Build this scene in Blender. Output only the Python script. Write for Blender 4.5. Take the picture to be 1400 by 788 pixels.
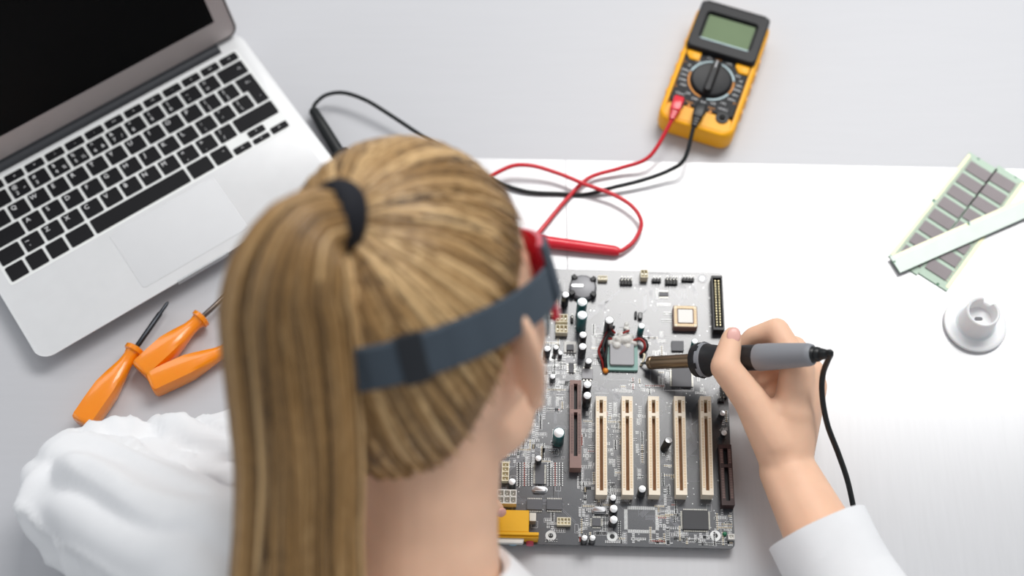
import bpy, bmesh, math, random
import numpy as np
from mathutils import Vector, Matrix, noise

for o in list(bpy.data.objects):
    bpy.data.objects.remove(o, do_unlink=True)
scene = bpy.context.scene
COL = scene.collection
PI = math.pi
random.seed(7)

# ------------------------------------------------------------------ camera
FPX, PITCH, CAMH = 1950.0, math.radians(64), 1.06      # focal length for a 1400 px wide frame
cam_d = bpy.data.cameras.new('camera')
cam = bpy.data.objects.new('camera', cam_d)
COL.objects.link(cam)
cam.location = (0, 0, CAMH)
cam.rotation_euler = (PI / 2 - PITCH, 0, 0)
cam_d.sensor_width = 36
cam_d.lens = FPX / 1400 * 36
cam_d.clip_start = 0.02
cam_d.dof.use_dof = True
cam_d.dof.focus_distance = 1.09
cam_d.dof.aperture_fstop = 2.3
scene.camera = cam
FWD = Vector((0, math.cos(PITCH), -math.sin(PITCH)))
UPV = Vector((0, math.sin(PITCH), math.cos(PITCH)))
RGT = Vector((1, 0, 0))
CAM = Vector((0, 0, CAMH))


def at(px, py, z=0.0):
    """measured photograph position -> world point at height z"""
    d = FWD + RGT * ((px - 700) / FPX) - UPV * ((py - 394) / FPX)
    return CAM + d * ((z - CAMH) / d.z)


def dep(px, py, D):
    """measured photograph position -> world point at distance D along the view axis"""
    return CAM + (FWD + RGT * ((px - 700) / FPX) - UPV * ((py - 394) / FPX)) * D


# ------------------------------------------------------------------ light
world = bpy.data.worlds.new('studio')
scene.world = world
world.use_nodes = True
bg = world.node_tree.nodes['Background']
bg.inputs[0].default_value = (0.93, 0.96, 1.0, 1)
bg.inputs[1].default_value = 0.40


def area(name, loc, size, size_y, power, rot, color=(1, 1, 1)):
    l = bpy.data.lights.new(name, 'AREA')
    l.shape = 'RECTANGLE'
    l.size, l.size_y, l.energy, l.color = size, size_y, power, color
    o = bpy.data.objects.new(name, l)
    COL.objects.link(o)
    o.location = loc
    o.rotation_euler = rot
    return o


# ceiling light panel over the far right side of the desk
area('ceiling_panel_light', (0.75, 1.66, 1.9), 1.50, 0.96, 43, (0, 0, math.radians(-1)), (1.0, 0.985, 0.965))
area('added_far_fill', (-1.0, 2.1, 1.9), 1.50, 0.80, 9, (0, 0, math.radians(-1)), (1.0, 0.985, 0.965))  # unseen extra lamp added to brighten the far left of the desk
# unseen side fill added far to the left of the desk
area('added_side_fill', (-2.3, 0.3, 1.1), 1.3, 1.6, 5, (0, math.radians(-68), 0), (0.95, 0.975, 1.0))

scene.view_settings.view_transform = 'Standard'
scene.view_settings.look = 'None'
scene.view_settings.gamma = 1
scene.view_settings.use_curve_mapping = False
scene.view_settings.exposure = 0.10


# ------------------------------------------------------------------ helpers: materials
def lin(c):
    if isinstance(c, str):
        c = tuple(int(c[i:i + 2], 16) / 255 for i in (0, 2, 4))
    return tuple((x / 12.92 if x <= 0.04045 else ((x + 0.055) / 1.055) ** 2.4) for x in c) + (1.0,)


MATS = {}


def mat(name, col, rough=0.5, metal=0.0, spec=0.5, coat=0.0, coat_rough=0.1, var=0.06, scale=60.0,
        bump=0.0, bscale=400.0, sss=0.0, trans=0.0, stretch=None, emit=0.0, ior=1.45):
    m = bpy.data.materials.new(name)
    m.use_nodes = True
    nt = m.node_tree
    p = nt.nodes['Principled BSDF']
    c = lin(col)
    tc = nt.nodes.new('ShaderNodeTexCoord')
    mp = nt.nodes.new('ShaderNodeMapping')
    nt.links.new(tc.outputs['Object'], mp.inputs['Vector'])
    if stretch:
        mp.inputs['Scale'].default_value = stretch
    nz = nt.nodes.new('ShaderNodeTexNoise')
    nz.inputs['Scale'].default_value = scale
    nz.inputs['Detail'].default_value = 4
    nt.links.new(mp.outputs[0], nz.inputs['Vector'])
    rp = nt.nodes.new('ShaderNodeValToRGB')
    rp.color_ramp.elements[0].position = 0.25
    rp.color_ramp.elements[1].position = 0.75
    rp.color_ramp.elements[0].color = tuple(max(0, x * (1 - var)) for x in c[:3]) + (1,)
    rp.color_ramp.elements[1].color = tuple(min(1, x * (1 + var)) for x in c[:3]) + (1,)
    nt.links.new(nz.outputs['Fac'], rp.inputs['Fac'])
    nt.links.new(rp.outputs[0], p.inputs['Base Color'])
    p.inputs['Roughness'].default_value = rough
    p.inputs['Metallic'].default_value = metal
    p.inputs['Specular IOR Level'].default_value = spec
    p.inputs['IOR'].default_value = ior
    p.inputs['Coat Weight'].default_value = coat
    p.inputs['Coat Roughness'].default_value = coat_rough
    p.inputs['Transmission Weight'].default_value = trans
    if sss:
        p.inputs['Subsurface Weight'].default_value = sss
        p.inputs['Subsurface Radius'].default_value = (1.0, 0.35, 0.2)
        p.inputs['Subsurface Scale'].default_value = 0.006
    if bump:
        n2 = nt.nodes.new('ShaderNodeTexNoise')
        n2.inputs['Scale'].default_value = bscale
        n2.inputs['Detail'].default_value = 3
        nt.links.new(mp.outputs[0], n2.inputs['Vector'])
        b = nt.nodes.new('ShaderNodeBump')
        b.inputs['Strength'].default_value = bump
        b.inputs['Distance'].default_value = 0.001
        nt.links.new(n2.outputs['Fac'], b.inputs['Height'])
        nt.links.new(b.outputs[0], p.inputs['Normal'])
    MATS[name] = m
    return m


# ------------------------------------------------------------------ helpers: geometry
class MB:
    def __init__(self):
        self.v, self.f = [], []

    def add(self, v, f):
        k = len(self.v)
        self.v += [tuple(p) for p in v]
        self.f += [tuple(i + k for i in q) for q in f]
        return self

    def box(self, x0, x1, y0, y1, z0, z1):
        return self.add([(x0, y0, z0), (x1, y0, z0), (x1, y1, z0), (x0, y1, z0),
                         (x0, y0, z1), (x1, y0, z1), (x1, y1, z1), (x0, y1, z1)],
                        [(3, 2, 1, 0), (4, 5, 6, 7), (0, 1, 5, 4), (1, 2, 6, 5), (2, 3, 7, 6), (3, 0, 4, 7)])

    def cbox(self, cx, cy, w, d, z0, z1):
        return self.box(cx - w / 2, cx + w / 2, cy - d / 2, cy + d / 2, z0, z1)

    def loft(self, rings, cap0=True, cap1=True, closed=False):
        n = len(rings[0])
        v = [p for r in rings for p in r]
        f = []
        m = len(rings)
        for i in range(m if closed else m - 1):
            a, b = i * n, ((i + 1) % m) * n
            for j in range(n):
                k = (j + 1) % n
                f.append((a + j, a + k, b + k, b + j))
        if not closed:
            if cap0:
                f.append(tuple(range(n - 1, -1, -1)))
            if cap1:
                f.append(tuple((m - 1) * n + j for j in range(n)))
        return self.add(v, f)

    def rbox(self, cx, cy, w, d, z0, z1, r=0.002, ch=0.0005, n=4):
        def ring(w_, d_, r_, z):
            return [(cx + x, cy + y, z) for x, y in rr(w_, d_, r_, n)]
        rings = []
        rings.append(ring(w, d, r, z0))
        if ch > 0:
            rings.append(ring(w, d, r, z1 - ch))
            rings.append(ring(w - ch * 2, d - ch * 2, max(r - ch, 1e-5), z1))
        else:
            rings.append(ring(w, d, r, z1))
        return self.loft(rings)

    def lathe(self, prof, n=20, cx=0, cy=0):
        """prof: (radius, z) pairs about a vertical axis"""
        return self.loft([[(cx + r * math.cos(2 * PI * j / n), cy + r * math.sin(2 * PI * j / n), z) for j in range(n)]
                          for r, z in prof])

    def tube(self, pts, rad, n=8, cap=True, flat=1.0, up=None):
        pts = [Vector(p) for p in pts]
        m = len(pts)
        if not hasattr(rad, '__len__'):
            rad = [rad] * m
        T = [(pts[min(i + 1, m - 1)] - pts[max(i - 1, 0)]).normalized() for i in range(m)]
        a = Vector(up) if up is not None else (Vector((0, 0, 1)) if abs(T[0].z) < .9 else Vector((1, 0, 0)))
        N = (a - T[0] * a.dot(T[0])).normalized()
        rings = []
        for i in range(m):
            N = (N - T[i] * N.dot(T[i]))
            N = N.normalized() if N.length > 1e-9 else T[i].orthogonal().normalized()
            B = T[i].cross(N)
            rings.append([pts[i] + (B * math.cos(2 * PI * j / n) + N * math.sin(2 * PI * j / n) * flat) * rad[i]
                          for j in range(n)])
        return self.loft(rings, cap, cap)

    def cap(self, p, q, r1, r2, n=16, k=5):
        """tapered capsule"""
        p, q = Vector(p), Vector(q)
        d = q - p
        L = d.length
        t = d / L if L > 1e-9 else Vector((0, 0, 1))
        P, Rr = [], []
        for i in range(k + 1):
            a = -PI / 2 + PI / 2 * i / k
            P.append(p + t * r1 * math.sin(a))
            Rr.append(max(r1 * math.cos(a), r1 * .02))
        for i in range(k + 1):
            a = PI / 2 * i / k
            P.append(q + t * r2 * math.sin(a))
            Rr.append(max(r2 * math.cos(a), r2 * .02))
        o = t.orthogonal().normalized()
        b = t.cross(o)
        return self.loft([[P[i] + (o * math.cos(2 * PI * j / n) + b * math.sin(2 * PI * j / n)) * Rr[i] for j in range(n)]
                          for i in range(len(P))])

    def ell(self, c, ax, n=24, k=14):
        """ellipsoid: centre and three axis vectors"""
        c = Vector(c)
        X, Y, Z = [Vector(a) for a in ax]
        rings = []
        for i in range(k + 1):
            a = -PI / 2 + PI * i / k
            s = max(math.cos(a), .01)
            rings.append([c + Z * math.sin(a) + (X * math.cos(2 * PI * j / n) + Y * math.sin(2 * PI * j / n)) * s
                          for j in range(n)])
        return self.loft(rings)

    def xf(self, M):
        self.v = [tuple(M @ Vector(p)) for p in self.v]
        return self

    def mesh(self, name, m=None, smooth=True, angle=40):
        me = bpy.data.meshes.new(name)
        me.from_pydata(self.v, [], self.f)
        bm = bmesh.new()
        bm.from_mesh(me)
        bmesh.ops.recalc_face_normals(bm, faces=bm.faces)
        bm.to_mesh(me)
        bm.free()
        finish(me, m, smooth, angle)
        return me


def finish(me, m=None, smooth=True, angle=40):
    if smooth:
        me.polygons.foreach_set('use_smooth', [True] * len(me.polygons))
        if angle < 180:
            me.set_sharp_from_angle(angle=math.radians(angle))
    if m:
        me.materials.clear()
        me.materials.append(m if not isinstance(m, str) else MATS[m])
    me.update()


def rr(w, d, r, n=4):
    r = min(r, w / 2 - 1e-6, d / 2 - 1e-6)
    P = []
    for cx, cy, a0 in ((w / 2 - r, d / 2 - r, 0), (-w / 2 + r, d / 2 - r, 90), (-w / 2 + r, -d / 2 + r, 180), (w / 2 - r, -d / 2 + r, 270)):
        for i in range(n + 1):
            a = math.radians(a0 + 90 * i / n)
            P.append((cx + r * math.cos(a), cy + r * math.sin(a)))
    return P


def spline(P, k=8):
    P = [Vector(p) for p in P]
    out = []
    for i in range(len(P) - 1):
        p0, p1, p2, p3 = P[max(i - 1, 0)], P[i], P[i + 1], P[min(i + 2, len(P) - 1)]
        for j in range(k):
            t = j / k
            out.append(.5 * ((2 * p1) + (p2 - p0) * t + (2 * p0 - 5 * p1 + 4 * p2 - p3) * t * t + (3 * p1 - p0 - 3 * p2 + p3) * t ** 3))
    out.append(P[-1])
    return out


def lerp_list(L, n):
    """resample a list of numbers to n entries"""
    out = []
    for i in range(n):
        t = i / (n - 1) * (len(L) - 1)
        k = min(int(t), len(L) - 2)
        out.append(L[k] + (L[k + 1] - L[k]) * (t - k))
    return out


def link(name, me, parent=None, loc=(0, 0, 0), rot=(0, 0, 0)):
    o = bpy.data.objects.new(name, me)
    COL.objects.link(o)
    o.location = loc
    o.rotation_euler = rot
    o.parent = parent
    return o


def thing(name, label, cat, loc=(0, 0, 0), rz=0.0, group=None):
    o = link(name, None, None, loc, (0, 0, rz))
    o.empty_display_size = .02
    return tag(o, label, cat, group)


def tag(o, label=None, cat=None, group=None, kind=None):
    if label:
        o['label'] = label
    if cat:
        o['category'] = cat
    if group:
        o['group'] = group
    if kind:
        o['kind'] = kind
    return o


def part(name, mb, m, parent=None, loc=(0, 0, 0), rot=(0, 0, 0), label=None, smooth=True, angle=40, kind=None):
    o = link(name, mb.mesh(name, m, smooth, angle), parent, loc, rot)
    return tag(o, label=label, kind=kind)


def wpart(name, mb, m, root, **k):
    """mesh given in world coordinates, below an unrotated root"""
    L = root.location
    mb.v = [(x - L.x, y - L.y, z - L.z) for x, y, z in mb.v]
    return part(name, mb, m, root, **k)


def text_mesh(s, size, m, extrude=0.00006, align='CENTER'):
    cu = bpy.data.curves.new('legend', 'FONT')
    cu.body = s
    cu.size = size
    cu.align_x = align
    cu.align_y = 'CENTER'
    cu.extrude = extrude
    cu.resolution_u = 2
    ob = bpy.data.objects.new('legend', cu)
    COL.objects.link(ob)
    dg = bpy.context.evaluated_depsgraph_get()
    me = bpy.data.meshes.new_from_object(ob.evaluated_get(dg))
    bpy.data.objects.remove(ob, do_unlink=True)
    me.materials.clear()
    me.materials.append(MATS[m])
    return me


def remesh(mb, voxel, smooth_it=6, factor=.5):
    me = mb.mesh('raw', None, False)
    ob = bpy.data.objects.new('raw', me)
    COL.objects.link(ob)
    md = ob.modifiers.new('r', 'REMESH')
    md.mode = 'VOXEL'
    md.voxel_size = voxel
    md.use_smooth_shade = True
    if smooth_it:
        s = ob.modifiers.new('s', 'SMOOTH')
        s.factor = factor
        s.iterations = smooth_it
    dg = bpy.context.evaluated_depsgraph_get()
    out = bpy.data.meshes.new_from_object(ob.evaluated_get(dg))
    bpy.data.objects.remove(ob, do_unlink=True)
    return out


# ------------------------------------------------------------------ materials
mat('desk', 'C4C5C9', .38, spec=.5, var=.012, scale=18, stretch=(1, 14, 1), bump=.05, bscale=300)
mat('desk_leg', '8E9095', .35, .8)
mat('sheet', 'CFD0D3', .26, spec=.8, ior=1.7, var=.02, scale=22, stretch=(12, 1, 1))
mat('floor', '8C8D90', .5, var=.1, scale=6)
mat('alu', 'EEEFF0', .42, .12, var=.02, bump=.03, bscale=900)
mat('alu_side', 'B9BBBD', .35, .8, var=.03)
mat('bezel', 'BDB6B5', .35, .7, var=.03)
mat('screen', '050607', .3, spec=.12, var=.3, scale=8)
mat('hinge', '3A3C40', .45, .2)
mat('tray', 'F0F2F1', .4, .1, var=.02)
mat('key', '121216', .5, spec=.25, var=.12)
mat('legend', 'F2F3F4', .5, var=.02)
mat('trackpad', 'D3D4D6', .3, .35, var=.01)
mat('rubber', '151619', .6)
# ------------------------------------------------------------------ the setting: floor, desk, sheets
tag(part('floor', MB().box(-2.6, 2.6, -2.0, 2.6, -.80, -.745), 'floor', smooth=False), kind='structure')
desk = thing('desk', 'wide grey work desk with brushed top carrying laptop and circuit board', 'desk', (0, .645, -.745))
part('desk_top', MB().rbox(0, 0, 2.2, .87, .713, .7445, .012, .003), 'desk', desk)
for sx in (-1, 1):
    for sy in (-1, 1):
        part('leg', MB().rbox(sx * 1.03, sy * .38, .05, .05, 0, .712, .006, 0), 'desk_leg', desk)

# two glossy pale sheets laid edge to edge over the right part of the desk
sA, sB = at(596, 216), at(1440, 233)
slope = (sB.y - sA.y) / (sB.x - sA.x)
seam_x, z1 = .0462, .0003
yt = lambda x: sA.y + (x - sA.x) * slope
for k, (x0, x1, lab) in enumerate((( -.062, seam_x - .0004, 'narrow glossy pale sheet on the desk under the circuit board'),
                                   (seam_x + .0004, .72, 'wide glossy white sheet on the desk beneath memory modules and nozzle'))):
    lo, hi = -.0006, .0
    if k == 0:
        P = [(x0, .4204), (x1, .4204), (x1, yt(x1)), (x0, yt(x0))]
    else:
        P = [(-.062, .22), (x1, .22), (x1, yt(x1)), (x0, yt(x0)), (x0, .42), (-.062, .42)]
    m = MB().loft([[(x, y, .0) for x, y in P], [(x, y, .0006) for x, y in P]])
    o = part('plastic_sheet', m, 'sheet', None, (0, 0, 0), smooth=False)
    tag(o, lab, 'sheet', 'glossy sheets on the desk')

# ------------------------------------------------------------------ laptop
LZ = math.radians(34.9)
lap = thing('laptop', 'open silver laptop with black keys and dark screen', 'laptop', (-.3101, .6044, 0.0), LZ)
W, D, TOP = .290, .190, .0160
rings = []
for s, z, dd in ((.955, .0025, 0), (.985, .0045, 0), (1.0, .0125, 0), (1.0, .0152, 0), (.994, TOP, 0)):
    ring = []
    for x, y in rr(W * s, D * s, .013, 6):
        t = (y + D / 2) / D                       # wedge: thin at the front edge, thick at the hinge
        zz = z if z > .013 else max(z, .0132 - t * .0125 + (z - .0025) * .3)
        ring.append((x, y, zz))
    rings.append(ring)
part('base', MB().loft(rings), 'alu', lap, angle=50)
for fx in (-1, 1):
    for fy in (-1, 1):
        h = .0132 - (.5 + fy * .4) * .0125
        part('rubber_foot', MB().lathe([(.006, 0), (.006, max(h, .002) + .0006)], 14, fx * .12, fy * .07), 'rubber', lap)
part('front_notch', MB().rbox(.003, -.0945, .048, .0022, .0120, TOP + .0001, .001, .0003), 'alu_side', lap)
TW, TD, TY = .2655, .0965, -.0194
part('keyboard_tray', MB().rbox(0, TY + TD / 2, TW + .003, TD + .003, TOP - .0005, TOP + .00025, .003, .0001), 'tray', lap)
tp = part('trackpad', MB().rbox(.003, -.0545, .099, .060, TOP - .001, TOP + .0003, .003, .0001), 'trackpad', lap)

UX, UY, GAP = TW / 14.5, TD / 5.62, .0026
KZ0, KZ1 = TOP + .0001, TOP + .0013


def key(x0, w, y0, h, legs, poly=None):
    """one key; legs = list of (text, size, dx, dy)"""
    cx, cy = -TW / 2 + (x0 + w / 2) * UX, TY + y0 + h / 2
    kw, kh = w * UX - GAP, h - GAP
    if poly is None:
        mb = MB().rbox(0, 0, kw, kh, 0, KZ1 - KZ0, .0013, .0003, 3)
    else:
        mb = MB().loft([[(x, y, z) for x, y in poly] for z in (0, KZ1 - KZ0)])
    o = part('key', mb, 'key', lap, (cx, cy, KZ0))
    for s, size, dx, dy in legs:
        me = text_mesh(s, size, 'legend')
        link('legend', me, o, (dx * kw, dy * kh, KZ1 - KZ0 + .00003))
    return o


S = .0060
# bottom row
x = 0
for w, l in ((1, 'fn'), (1, 'ctrl'), (1, 'alt'), (1.25, 'cmd')):
    key(x, w, 0, UY, [])
    x += w
key(x, 5, 0, UY, [])
x += 5
key(x, 1.25, 0, UY, [])
x += 1.25
key(x, 1, 0, UY, [('-', .005, .2, .2)])
x += 1
hy = UY * .5 + GAP * .25
key(x, 1, 0, hy, [('<', .0035, 0, 0)])
up_k = key(x + 1, 1, UY * .5 - GAP * .25, hy, [('^', .0035, 0, 0)])
key(x + 1, 1, 0, hy - GAP * .6, [('v', .0032, 0, 0)])
key(x + 2, 1, 0, hy, [('>', .0035, 0, 0)])
# rows of letters
y = UY
x = 0
key(0, 1.25, y, UY, [])
key(1.25, 1, y, UY, [('~', S, -.25, .18), ('`', S, -.2, -.28)])
for i, c in enumerate('ZXCVBNM'):
    key(2.25 + i, 1, y, UY, [(c, S, -.22, .2)])
for i, (a, b) in enumerate((('<', ','), ('>', '.'), ('?', '/'))):
    key(9.25 + i, 1, y, UY, [(a, S * .9, -.22, .22), (b, S * .9, -.18, -.25)])
key(12.25, 2.25, y, UY, [])
y = 2 * UY
key(0, 1.75, y, UY, [])
for i, c in enumerate('ASDFGHJKL'):
    key(1.75 + i, 1, y, UY, [(c, S, -.22, .2)])
for i, (a, b) in enumerate(((':', ';'), ('"', "'"), ('|', '\\'))):
    key(10.75 + i, 1, y, UY, [(a, S * .9, -.22, .22), (b, S * .9, -.18, -.25)])
y = 3 * UY
key(0, 1.5, y, UY, [])
for i, c in enumerate('QWERTYUIOP'):
    key(1.5 + i, 1, y, UY, [(c, S, -.22, .2)])
for i, (a, b) in enumerate((('{', '['), ('}', ']'))):
    key(11.5 + i, 1, y, UY, [(a, S * .85, -.22, .22), (b, S * .85, -.18, -.25)])
# L shaped return key over two rows
ew = UX - GAP
lo_w = .75 * UX - GAP
pol = [(ew / 2, -UY + GAP / 2), (ew / 2, UY - GAP / 2), (-ew / 2, UY - GAP / 2), (-ew / 2, GAP / 2), (ew / 2 - lo_w, GAP / 2), (ew / 2 - lo_w, -UY + GAP / 2)]
key(13.5, 1, 2 * UY, 2 * UY, [('<', .004, 0, .28), ('-', .005, .15, .28), ('.', .006, .2, -.25)], pol)
y = 4 * UY
key(0, 1, y, UY, [('§', S * .8, -.2, .1)])
for i, (a, b) in enumerate(zip('!@#$%^&*()_+', '1234567890-=')):
    lg = [(a, S * .85, -.22, .23), (b, S * .85, -.22, -.22)]
    if b in '24567':
        lg.append((dict(zip('24567', '"%½&/'))[b], S * .8, .25, -.18))
    key(1 + i, 1, y, UY, lg)
key(13, 1.5, y, UY, [('<-', .0042, .28, .0)])
y = 5 * UY
for i in range(14):
    key(i * 14.5 / 14, 14.5 / 14, y, UY * .62, [] if i == 0 else [(('*', 'o', '=', '::', '..', ': ', '<<', '>', '>>', '-', '+', '++', 'o')[i - 1], .0032, 0, 0)])

# hinge bar and lid leaning back
HY = D / 2 - .0085
part('hinge_bar', MB().tube([(-.1215, HY, TOP - .001), (.1215, HY, TOP - .001)], .0052, 12), 'hinge', lap)
LEAN = math.radians(22)
lid = link('lid', None, lap, (0, HY + .003, TOP + .0022), (PI / 2 - LEAN, 0, 0))
lid_me = MB()
LH = .186
# lid in its own plane: x across, y up the lid, z towards the user
lid_me.rbox(0, LH / 2, W, LH, -.0045, .0, .010, .0006, 6)
bpy.data.objects.remove(lid)
lid = part('lid', lid_me, 'bezel', lap, (0, HY + .003, TOP + .0022), (PI / 2 - LEAN, 0, 0))
part('screen', MB().rbox(0, .022 + .072, W - .034, .144, -.0002, .0003, .0008, .0001), 'screen', lid)
part('rubber_gasket', MB().loft([[(x, y + LH / 2, .0003) for x, y in rr(W - .002, LH - .002, .009, 6)], [(x, y + LH / 2, .0008) for x, y in rr(W - .0025, LH - .0025, .009, 6)],
                                 [(x, y + LH / 2, .0008) for x, y in rr(W - .004, LH - .004, .008, 6)], [(x, y + LH / 2, .0003) for x, y in rr(W - .0045, LH - .0045, .008, 6)]], closed=True), 'hinge', lid)
# ------------------------------------------------------------------ motherboard
mat('pcb', '2F3239', .26, spec=.78, ior=1.7, var=.10, scale=120)
mat('pcb_edge', '3C3F46', .5)
mat('trace', '74767E', .26, spec=.78, ior=1.7, var=.05)
mat('silk', 'DADBDD', .5, var=.05)
mat('pad', 'C9CAC9', .3, .7, var=.05)
mat('slot_cream', 'F5EAD6', .45, var=.04)
mat('slot_in', 'A0724A', .5, var=.15, scale=200)
mat('contact', 'B9986A', .4, .4)
mat('slot_brown', '8F726B', .45, var=.08)
mat('slot_dark', '3A2524', .45, var=.1)
mat('black_plastic', '17181B', .4)
mat('cap_black', '1C1E22', .3, coat=.5)
mat('cap_teal', '0E6A6C', .28, coat=.6)
mat('cap_top', 'E9EBEC', .28, .6, var=.03)
mat('chip', '5A5B60', .42, var=.06)
mat('chip_dark', '35363A', .4, var=.06)
mat('pin', 'C8C6BE', .3, .8)
mat('gold', 'DDD2A8', .4, .4)
mat('pin_gold', 'CFC49E', .35, .6)
mat('cream', 'EFE6CB', .45, var=.03)
mat('white_plastic', 'EFEEE9', .4, var=.02)
mat('yellow', 'F0B418', .4, var=.04)
mat('jack_green', '7FB23C', .4)
mat('jack_blue', '8FB9D0', .4)
mat('jack_pink', 'D9607C', .4)
mat('steel', 'C5C6C8', .28, .9)
mat('teal_sub', '84AEA6', .4, var=.05)
mat('heat_spreader', '97979A', .5, .3, var=.04)
mat('paste', 'E4E3DE', .6, var=.08, scale=300, bump=.6, bscale=600)
mat('wire_red', '8E1F1C', .4)
mat('wire_black', '17181A', .45)
mat('amber', 'E8891A', .3, coat=.6)
mat('brass', 'B89B55', .35, .8)
mat('smd_tan', 'CDBFA4', .5, var=.15, scale=900)
mat('smd_dark', '232428', .45, var=.2, scale=900)
mat('smd_red', '9E4A3F', .45)
mat('led_green', '1F7A55', .4)

BZ = .0098
TR, BR = at(988, 373, BZ), at(1005, 751, BZ)
bup = (TR - BR).normalized()
brt = Vector((bup.y, -bup.x, 0))
BANG = math.atan2(brt.y, brt.x)
BW, BH = .275, (TR - BR).length
BC = BR - brt * BW / 2 + bup * BH / 2
board = thing('circuit_board', 'large grey computer circuit board with cream slots under the soldering iron', 'circuit board', (BC.x, BC.y, 0), BANG)


def bl(px, py, z=BZ):
    """photograph position -> board coordinates (x right, y up) at height z"""
    d = at(px, py, z) - BC
    return d.dot(brt), d.dot(bup)


def bpart(name, mb, m, px, py, z=BZ, zref=None, rz=0, **k):
    x, y = bl(px, py, z if zref is None else zref)
    return part(name, mb, m, board, (x, y, z), (0, 0, rz), **k)


pcb_mb = MB().rbox(0, 0, BW, BH, BZ - .0018, BZ, .004, 0)
part('board_panel', pcb_mb, 'pcb', board, smooth=False)
for hx, hy in ((753, 733), (837, 734), (978, 733), (960, 381), (757, 489)):
    x, y = bl(hx, hy)
    o = part('mounting_ring', MB().loft([[(r * math.cos(a * PI / 9), r * math.sin(a * PI / 9), z) for a in range(18)]
                                         for r, z in ((.0019, 0), (.0041, 0), (.0041, .0003), (.0019, .0003))], closed=True),
             'silk' if hy < 400 else 'pad', board, (x, y, BZ))
    part('screw_hole', MB().lathe([(.0019, 0), (.0019, .0002)], 14), 'pad' if hy < 400 else 'black_plastic', o)
    part('standoff', MB().lathe([(.0028, 0), (.0028, BZ - .0018)], 6), 'brass', board, (x, y, 0))
for sx, sy in ((-.9, -.9), (-.9, .9)):
    part('standoff', MB().lathe([(.0028, 0), (.0028, BZ - .0018)], 6), 'brass', board, (sx * BW / 2, sy * BH / 2, 0))

# --- expansion slots
ST = BZ + .0115


def slot_mesh(L, w, h, key_at, name, end_block=0.0):
    """housing with a long groove split by a key; groove floor and contacts come as sub-parts"""
    mb = MB()
    g = w * .16
    mb.box(-w / 2, -g, -L / 2, L / 2, 0, h)
    mb.box(g, w / 2, -L / 2, L / 2, 0, h)
    mb.box(-g, g, -L / 2, -L / 2 + .0035 + end_block, 0, h)
    mb.box(-g, g, L / 2 - .003, L / 2, 0, h)
    mb.box(-g, g, key_at - .0012, key_at + .0012, 0, h)
    a = MB().box(-g, g, -L / 2 + .0035 + end_block, L / 2 - .003, h * .35, h * .4)
    c = MB()
    n = int((L - .009 - end_block) / .00127)
    for i in range(n):
        y = L / 2 - .0045 - i * .00127
        if abs(y - key_at) < .002:
            continue
        for s in (-1, 1):
            c.box(min(s * g * 1.35, s * w * .42), max(s * g * 1.35, s * w * .42), y - .00028, y + .00028, h - .0002, h + .00004)
    return mb, a, c


def place_slots(tops, bot_y, w, h, key_px, m_out, m_in, m_con, name, label, end_block=0.0):
    data = None
    for (px, py, px2) in tops:
        zt = BZ + h
        a, b = bl(px, py, zt), bl(px2, bot_y, zt)
        L = math.hypot(a[0] - b[0], a[1] - b[1])
        cx, cy = (a[0] + b[0]) / 2, (a[1] + b[1]) / 2
        if data is None:
            key = bl(px, key_px, zt)[1] - cy
            A, G, Cn = slot_mesh(L, w, h, key, name, end_block)
            data = (A.mesh(name, m_out, False), G.mesh('groove_floor', m_in, False), Cn.mesh('contacts', m_con, False))
        rz = math.atan2(b[0] - a[0], a[1] - b[1])
        o = tag(link(name, data[0], board, (cx, cy, BZ), (0, 0, rz)), label=label)
        link('groove_floor', data[1], o)
        tag(link('contacts', data[2], o), kind='stuff')


place_slots([(822, 542, 822.5), (857.5, 542, 858.5), (893.5, 542, 895), (929, 542, 932), (964.5, 542, 968)], 677,
            .0086, .0115, 567, 'slot_cream', 'slot_in', 'contact', 'expansion_slot', 'cream expansion slot')
place_slots([(787, 520, 787)], 640, .0090, .0110, 562, 'slot_brown', 'black_plastic', 'slot_dark', 'graphics_slot', 'brown graphics slot', .006)
place_slots([(991, 608, 996)], 691, .0098, .0095, 637, 'slot_dark', 'black_plastic', 'slot_brown', 'riser_slot', 'dark brown short slot')

# memory slots on the far-left part of the board, below the head
for i in range(3):
    A, G, Cn = slot_mesh(.118, .0075, .011, .02, 'memory_slot')
    o = part('memory_slot', A, 'black_plastic', board, (-.112 + i * .0105, .045, BZ), smooth=False)
    part('groove_floor', G, 'slot_dark', o, smooth=False)
    tag(part('contacts', Cn, 'contact', o, smooth=False), kind='stuff')

# --- drive connector at the right edge
a, b = bl(980, 377, BZ + .009), bl(983, 451, BZ + .009)
L = a[1] - b[1]
mb = MB()
w, h = .0088, .009
mb.box(-w / 2, -w / 2 + .001, -L / 2, L / 2, 0, h).box(w / 2 - .001, w / 2, -L / 2, L / 2, 0, h)
mb.box(-w / 2 + .001, w / 2 - .001, -L / 2, -L / 2 + .002, 0, h).box(-w / 2 + .001, w / 2 - .001, L / 2 - .002, L / 2, 0, h)
mb.box(-w / 2 + .001, w / 2 - .001, -L / 2 + .002, L / 2 - .002, 0, .002)
o = part('drive_connector', mb, 'black_plastic', board, ((a[0] + b[0]) / 2, (a[1] + b[1]) / 2, BZ), smooth=False)
pin_me = MB().cbox(0, 0, .0009, .0009, .002, .0085).mesh('pin', 'pin_gold', False)
n = 17
for i in range(n):
    for s in (-1, 1):
        link('pin', pin_me, o, (s * .00135, -L / 2 + .0045 + i * (L - .009) / (n - 1), 0))

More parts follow.
